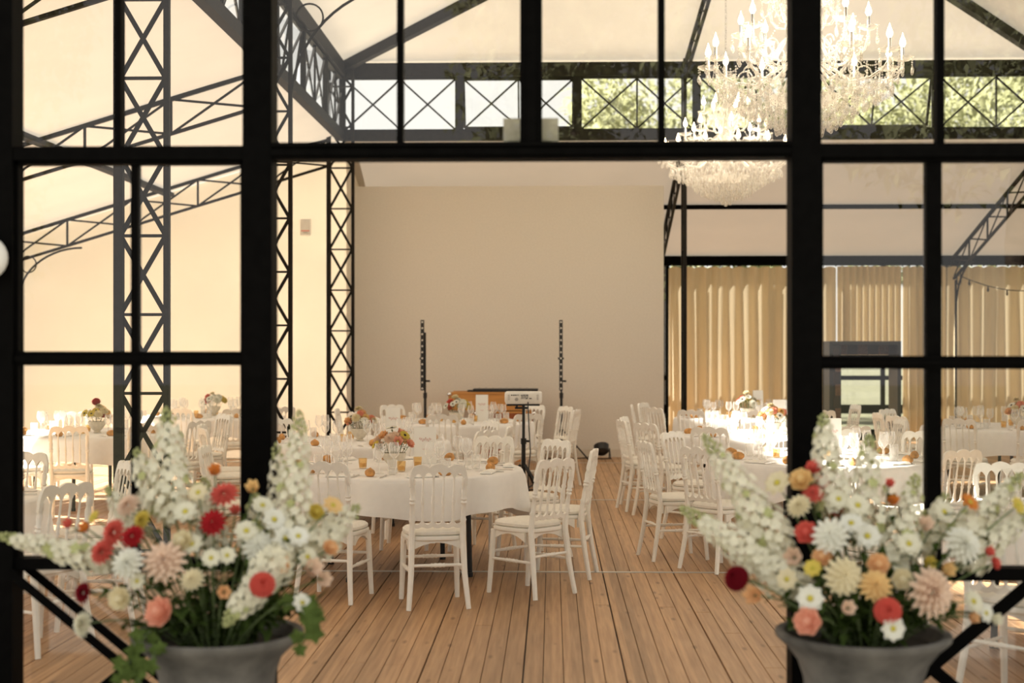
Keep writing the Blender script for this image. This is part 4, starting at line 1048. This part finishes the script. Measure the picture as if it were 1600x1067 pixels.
def flower(u, ui, px, py, size, m, kind, dy=0, face=None, eye=None, lab=None, seed=0):
    rng = random.Random(seed); Y = UY + dy; p = P(px, py, Y); s = size / 2 * Y / F
    root = Vector((u.x + (p.x - u.x) * .22, u.y + (p.y - u.y) * .4, u.z - .05))
    l = lab or '%s %s in %s' % (CNAME[m], KN[kind], UN[ui])
    e = empty('flower', p, 0, l, 'flower', '%s %ss in %s' % (CNAME[m], KN[kind], UN[ui]))
    f = Vector(face) if face else Vector(((p.x - u.x) * 1.6 + rng.uniform(-.25, .25), -.8, (p.z - u.z) * 1.2 + rng.uniform(-.1, .35)))
    f.normalize()
    o = link('bloom', bloom(kind, m), e); o.scale = (s, s, s); o.rotation_euler = f.to_track_quat('Z', 'Y').to_euler()
    if eye or kind == 'daisy':
        c = link('flower_centre', EYE, e); c.scale = (s, s, s); c.rotation_euler = o.rotation_euler
    st = curve(root, p - f * s * .1, .05); part(MB().tube([q - p for q in st], .003, 5), 'stem', 'stem', e)
    mb = MB()
    for k in range(3):
        q = st[rng.randint(3, 7)]; leaf(mb, q - p, (rng.uniform(-1, 1), rng.uniform(-1, .3), rng.uniform(-.2, .7)), rng.uniform(.05, .09), .03)
    part(mb, 'leaves', 'leaf', e)
def foliage(u, ui, n, seed):
    rng = random.Random(seed)
    for k in range(n):
        a = rng.uniform(0, 2 * pi); rad = rng.uniform(.08, .36); h = rng.uniform(.0, .30) * (1 - rad * .8)
        tip = u + Vector((rad * cos(a), rad * sin(a) * .7, h)); tip.y = min(tip.y, UY + .26)
        root = u + Vector((.3 * rad * cos(a), .3 * rad * sin(a), -.05))
        e = empty('leaf_sprig', root, 0, 'dark green leafy filler sprig among the flowers of ' + UN[ui], 'leaves', 'leaf sprigs in ' + UN[ui])
        st = [q - root for q in curve(root, tip, .04)]; part(MB().tube(st, .003, 5), 'stem', 'stem', e)
        mb = MB()
        for i in range(1, 9):
            for s in (-1, 1):
                d = Vector((rng.uniform(-1, 1), rng.uniform(-1, 1), rng.uniform(-.3, .8))); leaf(mb, st[i], d, rng.uniform(.05, .10), rng.uniform(.025, .045))
        part(mb, 'leaves', 'leaf', e)
def sp(u, ui, b, t, w, m, seed, lab, dyb=0, dyt=0, dens=1.0, bm='f_white'):
    spire(u, ui, P(b[0], b[1], UY + dyb), P(t[0], t[1], UY + dyt), w / 2 * UY / F, m, seed, lab, bm, dens)
foliage(UL, 0, 38, 5); foliage(UR, 1, 38, 6)
k = 0
for b, t, w, lab, dyb, dyt, dens in [((275, 815), (258, 636), 78, 'tall broad white flower spike rising highest in the ivy-trailed urn', 0, .12, 1.7), ((250, 800), (212, 700), 50, 'short white flower spike beside the tallest one in the ivy-trailed urn', .08, .12, 1.3),
        ((455, 880), (468, 640), 66, 'tall white flower spike in front of the door post, ivy-trailed urn', -.02, .1, 1.4), ((440, 850), (432, 690), 50, 'thin budding white spike against the door post, ivy-trailed urn', .1, .15, .8),
        ((185, 880), (-8, 836), 44, 'white flower spike lying almost level toward the outer post', -.05, -.05, 1.4), ((445, 862), (350, 978), 62, 'dense white flower spike drooping over the rim of the ivy-trailed urn', -.12, -.28, 2.2),
        ((480, 860), (562, 790), 60, 'loose white flower spike leaning through the doorway from the ivy-trailed urn', 0, .1, 1.5), ((330, 870), (318, 745), 64, 'white flower spike in the middle of the ivy-trailed urn', .02, .1, 1.5),
        ((225, 840), (165, 760), 46, 'blush-white spike behind the coral dahlias of the ivy-trailed urn', .08, .12, 1.2), ((400, 880), (400, 770), 56, 'white spike beside the crimson dahlia of the ivy-trailed urn', .02, .1, 1.3)]:
    k += 1; sp(UL, 0, b, t, w, 'f_white', 100 + k, lab, dyb, dyt, dens)
for b, t, w, lab, dyb, dyt, dens in [((1225, 860), (1098, 678), 66, 'long white spike arching toward the doorway from the ivy-free urn', -.02, .05, 1.5), ((1260, 925), (1062, 792), 62, 'lower white spike reaching furthest into the doorway from the ivy-free urn', -.08, -.05, 1.7),
        ((1300, 800), (1286, 645), 62, 'tall white spike in front of the door post, ivy-free urn', 0, .12, 1.6), ((1350, 850), (1358, 678), 76, 'broad white spike standing in the middle of the ivy-free urn', .02, .12, 1.7),
        ((1395, 890), (1432, 740), 62, 'white spike leaning beside the red-green stem of the ivy-free urn', -.06, .08, 1.6), ((1490, 850), (1598, 740), 56, 'white spike leaning outward from the ivy-free urn', .03, .1, 1.6),
        ((1500, 880), (1612, 800), 64, 'lower white spike leaning outward over the bottom rail, ivy-free urn', 0, .05, 1.7), ((1215, 880), (1150, 800), 50, 'short white spike between the two long ones of the ivy-free urn', -.04, 0, 1.4),
        ((1440, 860), (1480, 770), 54, 'white spike behind the big white dahlia of the ivy-free urn', .06, .12, 1.4)]:
    k += 1; sp(UR, 1, b, t, w, 'f_white', 100 + k, lab, dyb, dyt, dens)
fl_l = [(199, 880, 56, 'f_purewhite', 'dahlia', -.22, 'round white dahlia beside the coral ones of the ivy-trailed urn'), (130, 975, 46, 'f_white', 'dahlia', -.20, 'greenish white dahlia hanging low before the cross braces'), (256, 876, 74, 'f_blush', 'dahlia', -.18, 'large shaggy blush dahlia in the ivy-trailed urn'), (404, 852, 56, 'f_purewhite', 'dahlia', -.10, 'white dahlia turned upward above the drooping spike'),
        (178, 832, 48, 'f_coral', 'dahlia', -.10, None), (160, 862, 46, 'f_coral', 'dahlia', -.12, None), (207, 838, 42, 'f_red', 'dahlia', -.14, None), (332, 816, 46, 'f_red', 'dahlia', -.08, None), (350, 772, 48, 'f_coral', 'dahlia', 0, None), (130, 926, 38, 'f_burg', 'dahlia', -.20, 'burgundy dahlia nodding beside the outer post'),
        (107, 818, 24, 'f_coral', 'cup', -.05, None), (133, 824, 26, 'f_orange', 'cup', -.05, None), (147, 808, 24, 'f_yellow', 'daisy', -.02, None), (410, 914, 42, 'f_coral', 'pompon', -.26, 'coral pompon dahlia above the rim of the ivy-trailed urn'),
        (249, 956, 52, 'f_pink', 'rose', -.30, 'pink rose-like dahlia on the rim of the ivy-trailed urn'), (187, 935, 40, 'f_cream', 'rose', -.24, None), (437, 882, 34, 'f_peach', 'rose', -.18, None), (336, 736, 28, 'f_orange', 'cup', .05, 'single orange cup flower standing above the ivy-trailed urn'), (368, 798, 24, 'f_coral', 'cup', 0, None),
        (472, 942, 34, 'f_purewhite', 'daisy', -.28, None), (446, 842, 42, 'f_purewhite', 'daisy', -.14, None), (466, 838, 36, 'f_purewhite', 'daisy', -.14, None), (428, 812, 40, 'f_purewhite', 'daisy', -.08, None), (410, 790, 36, 'f_white', 'daisy', -.04, None), (516, 856, 28, 'f_peach', 'rose', -.05, None), (520, 790, 34, 'f_apricot', 'daisy', -.02, None), (494, 800, 28, 'f_yellow', 'rose', 0, None),
        (488, 888, 40, 'f_blush', 'cup', -.15, None), (505, 905, 34, 'f_blush', 'cup', -.15, None), (330, 872, 32, 'f_white', 'daisy', -.16, None), (355, 868, 30, 'f_white', 'daisy', -.14, None), (222, 812, 34, 'f_yellow', 'dahlia', -.05, None), (395, 762, 30, 'f_apricot', 'cup', .02, None), (290, 800, 40, 'f_white', 'daisy', -.08, None), (300, 850, 36, 'f_white', 'daisy', -.12, None), (200, 790, 44, 'f_blush', 'dahlia', 0, None), (300, 905, 42, 'f_cream', 'dahlia', -.2, None), (350, 925, 30, 'f_peach', 'cup', -.22, None), (215, 908, 30, 'f_white', 'daisy', -.22, None), (285, 845, 38, 'f_cream', 'rose', -.12, None), (385, 830, 40, 'f_white', 'daisy', -.1, None), (310, 770, 34, 'f_cream', 'daisy', -.02, None), (480, 870, 34, 'f_white', 'daisy', -.14, None)]
for i, (px, py, s, m, kd, dy, lab) in enumerate(fl_l): flower(UL, 0, px, py, s, m, kd, dy, lab=lab, seed=i)
fl_r = [(1297, 836, 62, 'f_purewhite', 'dahlia', -.16, 'round white dahlia in front of the door post, ivy-free urn'), (1505, 851, 64, 'f_purewhite', 'dahlia', -.12, 'shaggy white dahlia leaning outward from the ivy-free urn'), (1318, 900, 64, 'f_cream', 'dahlia', -.24, 'cream dahlia turned sideways above the rim of the ivy-free urn'), (1368, 915, 56, 'f_apricot', 'dahlia', -.26, 'apricot dahlia in the centre of the ivy-free urn'), (1455, 926, 84, 'f_blush', 'dahlia', -.24, 'very large pale blush dahlia over the rim of the ivy-free urn'),
        (1272, 730, 28, 'f_coral', 'rose', .02, None), (1270, 770, 36, 'f_coral', 'dahlia', -.02, None), (1288, 756, 28, 'f_coral', 'cup', 0, None), (1260, 832, 38, 'f_coral', 'rose', -.12, None), (1152, 904, 42, 'f_burg', 'pompon', -.22, 'burgundy pompon hanging below the long spikes'), (1387, 955, 44, 'f_coral', 'pompon', -.32, 'coral pompon dahlia above the rim of the ivy-free urn'),
        (1262, 971, 46, 'f_pink', 'rose', -.30, 'pink rose-like dahlia on the rim of the ivy-free urn'), (1178, 930, 40, 'f_peach', 'cup', -.22, None), (1372, 882, 38, 'f_peach', 'rose', -.18, None), (1270, 888, 30, 'f_yellow', 'daisy', -.18, None), (1252, 750, 40, 'f_apricot', 'rose', 0, None), (1215, 755, 44, 'f_cream', 'daisy', .02, None), (1248, 790, 42, 'f_cream', 'dahlia', -.06, None),
        (1515, 785, 34, 'f_orange', 'daisy', 0, None), (1395, 982, 40, 'f_purewhite', 'daisy', -.34, None), (1266, 935, 44, 'f_purewhite', 'daisy', -.26, None), (1540, 958, 32, 'f_purewhite', 'daisy', -.12, None), (1556, 968, 26, 'f_white', 'cup', -.12, None), (1545, 862, 22, 'f_coral', 'cup', -.06, None), (1555, 880, 22, 'f_coral', 'rose', -.06, None),
        (1355, 838, 44, 'f_purewhite', 'daisy', -.10, None), (1330, 818, 40, 'f_purewhite', 'daisy', -.10, None), (1340, 790, 40, 'f_white', 'daisy', -.06, None), (1310, 780, 36, 'f_white', 'daisy', -.04, None), (1452, 880, 28, 'f_yellow', 'cup', -.1, None), (1390, 756, 20, 'f_coral', 'cup', .04, None), (1394, 782, 26, 'f_orange', 'cup', .02, None), (1446, 820, 34, 'f_blush', 'cup', -.02, None), (1520, 940, 40, 'f_white', 'daisy', -.14, None), (1520, 965, 26, 'f_peach', 'cup', -.14, None), (1308, 800, 28, 'f_coral', 'cup', -.02, None), (1240, 870, 40, 'f_blush', 'cup', -.1, None), (1590, 790, 30, 'f_yellow', 'daisy', 0, None), (1230, 905, 36, 'f_cream', 'daisy', -.18, None), (1420, 850, 40, 'f_white', 'daisy', -.1, None), (1410, 905, 36, 'f_cream', 'rose', -.2, None), (1475, 800, 36, 'f_white', 'daisy', 0, None), (1285, 870, 34, 'f_peach', 'rose', -.16, None), (1325, 950, 32, 'f_blush', 'cup', -.28, None), (1480, 890, 32, 'f_apricot', 'cup', -.14, None)]
for i, (px, py, s, m, kd, dy, lab) in enumerate(fl_r): flower(UR, 1, px, py, s, m, kd, dy, lab=lab, seed=50 + i)
def ivy(pts, label, seed):
    rng = random.Random(seed); pts = [P(*q) for q in pts]; e = empty('ivy_trail', pts[0], 0, label, 'ivy', 'ivy trails'); o = pts[0]
    part(MB().tube([q - o for q in pts], .003, 5), 'stem', 'stem', e)
    for i in range(len(pts) - 1):
        for t in (.1, .5, .9):
            mb = MB(); q = pts[i].lerp(pts[i + 1], t) - o; s = rng.uniform(.025, .042); a0 = rng.uniform(0, 6)
            ctr = q + Vector((rng.uniform(-.03, .03), -.02, rng.uniform(-.03, .02)))
            vs = [ctr]
            for k in range(10):
                a = a0 + 2 * pi * k / 10; r = s * (1.0 if k % 2 == 0 else .6); vs.append(ctr + Vector((r * cos(a), rng.uniform(-.01, .01), r * sin(a))))
            mb.add(vs, [(0, 1 + k, 1 + (k + 1) % 10) for k in range(10)]); part(mb, 'leaf', 'leaf_ivy', e)
ivy([(235, 985, 4.72), (215, 1010, 4.66), (200, 1040, 4.64), (225, 1075, 4.62), (235, 1110, 4.62)], 'leafy ivy spilling over the side of the stone urn', 1)
ivy([(250, 1000, 4.70), (238, 1030, 4.66), (190, 1060, 4.64)], 'short ivy trail spilling beside the cross braces', 4)
ivy([(462, 925, 4.8), (485, 950, 4.72), (487, 972, 4.70), (472, 1003, 4.69)], 'thin ivy trail hanging toward the doorway', 2)
# ================================================================== TREES OUTSIDE
def leaf_cloud(seed, n, rx, rz):
    rng = random.Random(seed); mb = MB()
    lob = [(Vector((rng.uniform(-.7, .7) * rx, rng.uniform(-.7, .7) * rx, rng.uniform(-.7, .8) * rz)), rng.uniform(.3, .55)) for _ in range(16)]
    for i in range(n):
        c, s = rng.choice(lob); v = Vector((rng.gauss(0, 1), rng.gauss(0, 1), rng.gauss(0, 1))).normalized() * rng.uniform(.6, 1)
        p = c + Vector((v.x * s * rx, v.y * s * rx, v.z * s * rz)); d = Vector((rng.uniform(-1, 1), rng.uniform(-1, 1), rng.uniform(-1, .5)))
        leaf(mb, p, d, rng.uniform(.22, .40), rng.uniform(.10, .18))
    return mb.mesh('crown', 'leaf_tree')
CR = [leaf_cloud(1, 5200, 2.6, 3.6), leaf_cloud(2, 5200, 2.9, 3.2)]
TRK = MB().tube([(0, 0, -.2), (.05, 0, 1.5), (-.05, .1, 3.2), (.05, 0, 5.5)], [.28, .22, .18, .08], 10).mesh('trunk', 'bark')
for i, (x, y, s, cz, lab) in enumerate([(3.0, 38, 1.0, 5.6, 'leafy green tree outside behind the middle of the back windows'), (10.5, 38, 1.1, 6.0, 'large leafy tree outside behind the chandeliers'), (18, 38, 1.1, 6.0, 'leafy tree outside with trunk behind the last back windows'),
                                        (6.6, 46, 1.3, 6.0, 'taller leafy tree standing in the second row outside'), (15.6, 47, 1.3, 6.2, 'tallest leafy tree standing in the second row outside'),
                                        (7.5, -12, 1.1, 5.6, 'leafy tree on the lawn facing the entrance'), (0.5, -20, 1.2, 6, 'leafy tree further back on the lawn facing the entrance'), (15, -18, 1.2, 6, 'broad leafy tree at the edge of the entrance lawn'), (-13, -20, 1.1, 6, 'leafy tree alone at the other side of the entrance lawn')]):
    e = empty('tree', (x, y, -.2), i * 1.3, lab, 'tree', None); e.scale = (s, s, s)
    link('trunk', TRK, e); o = link('crown', CR[i % 2], e); o.location = (0, 0, cz)
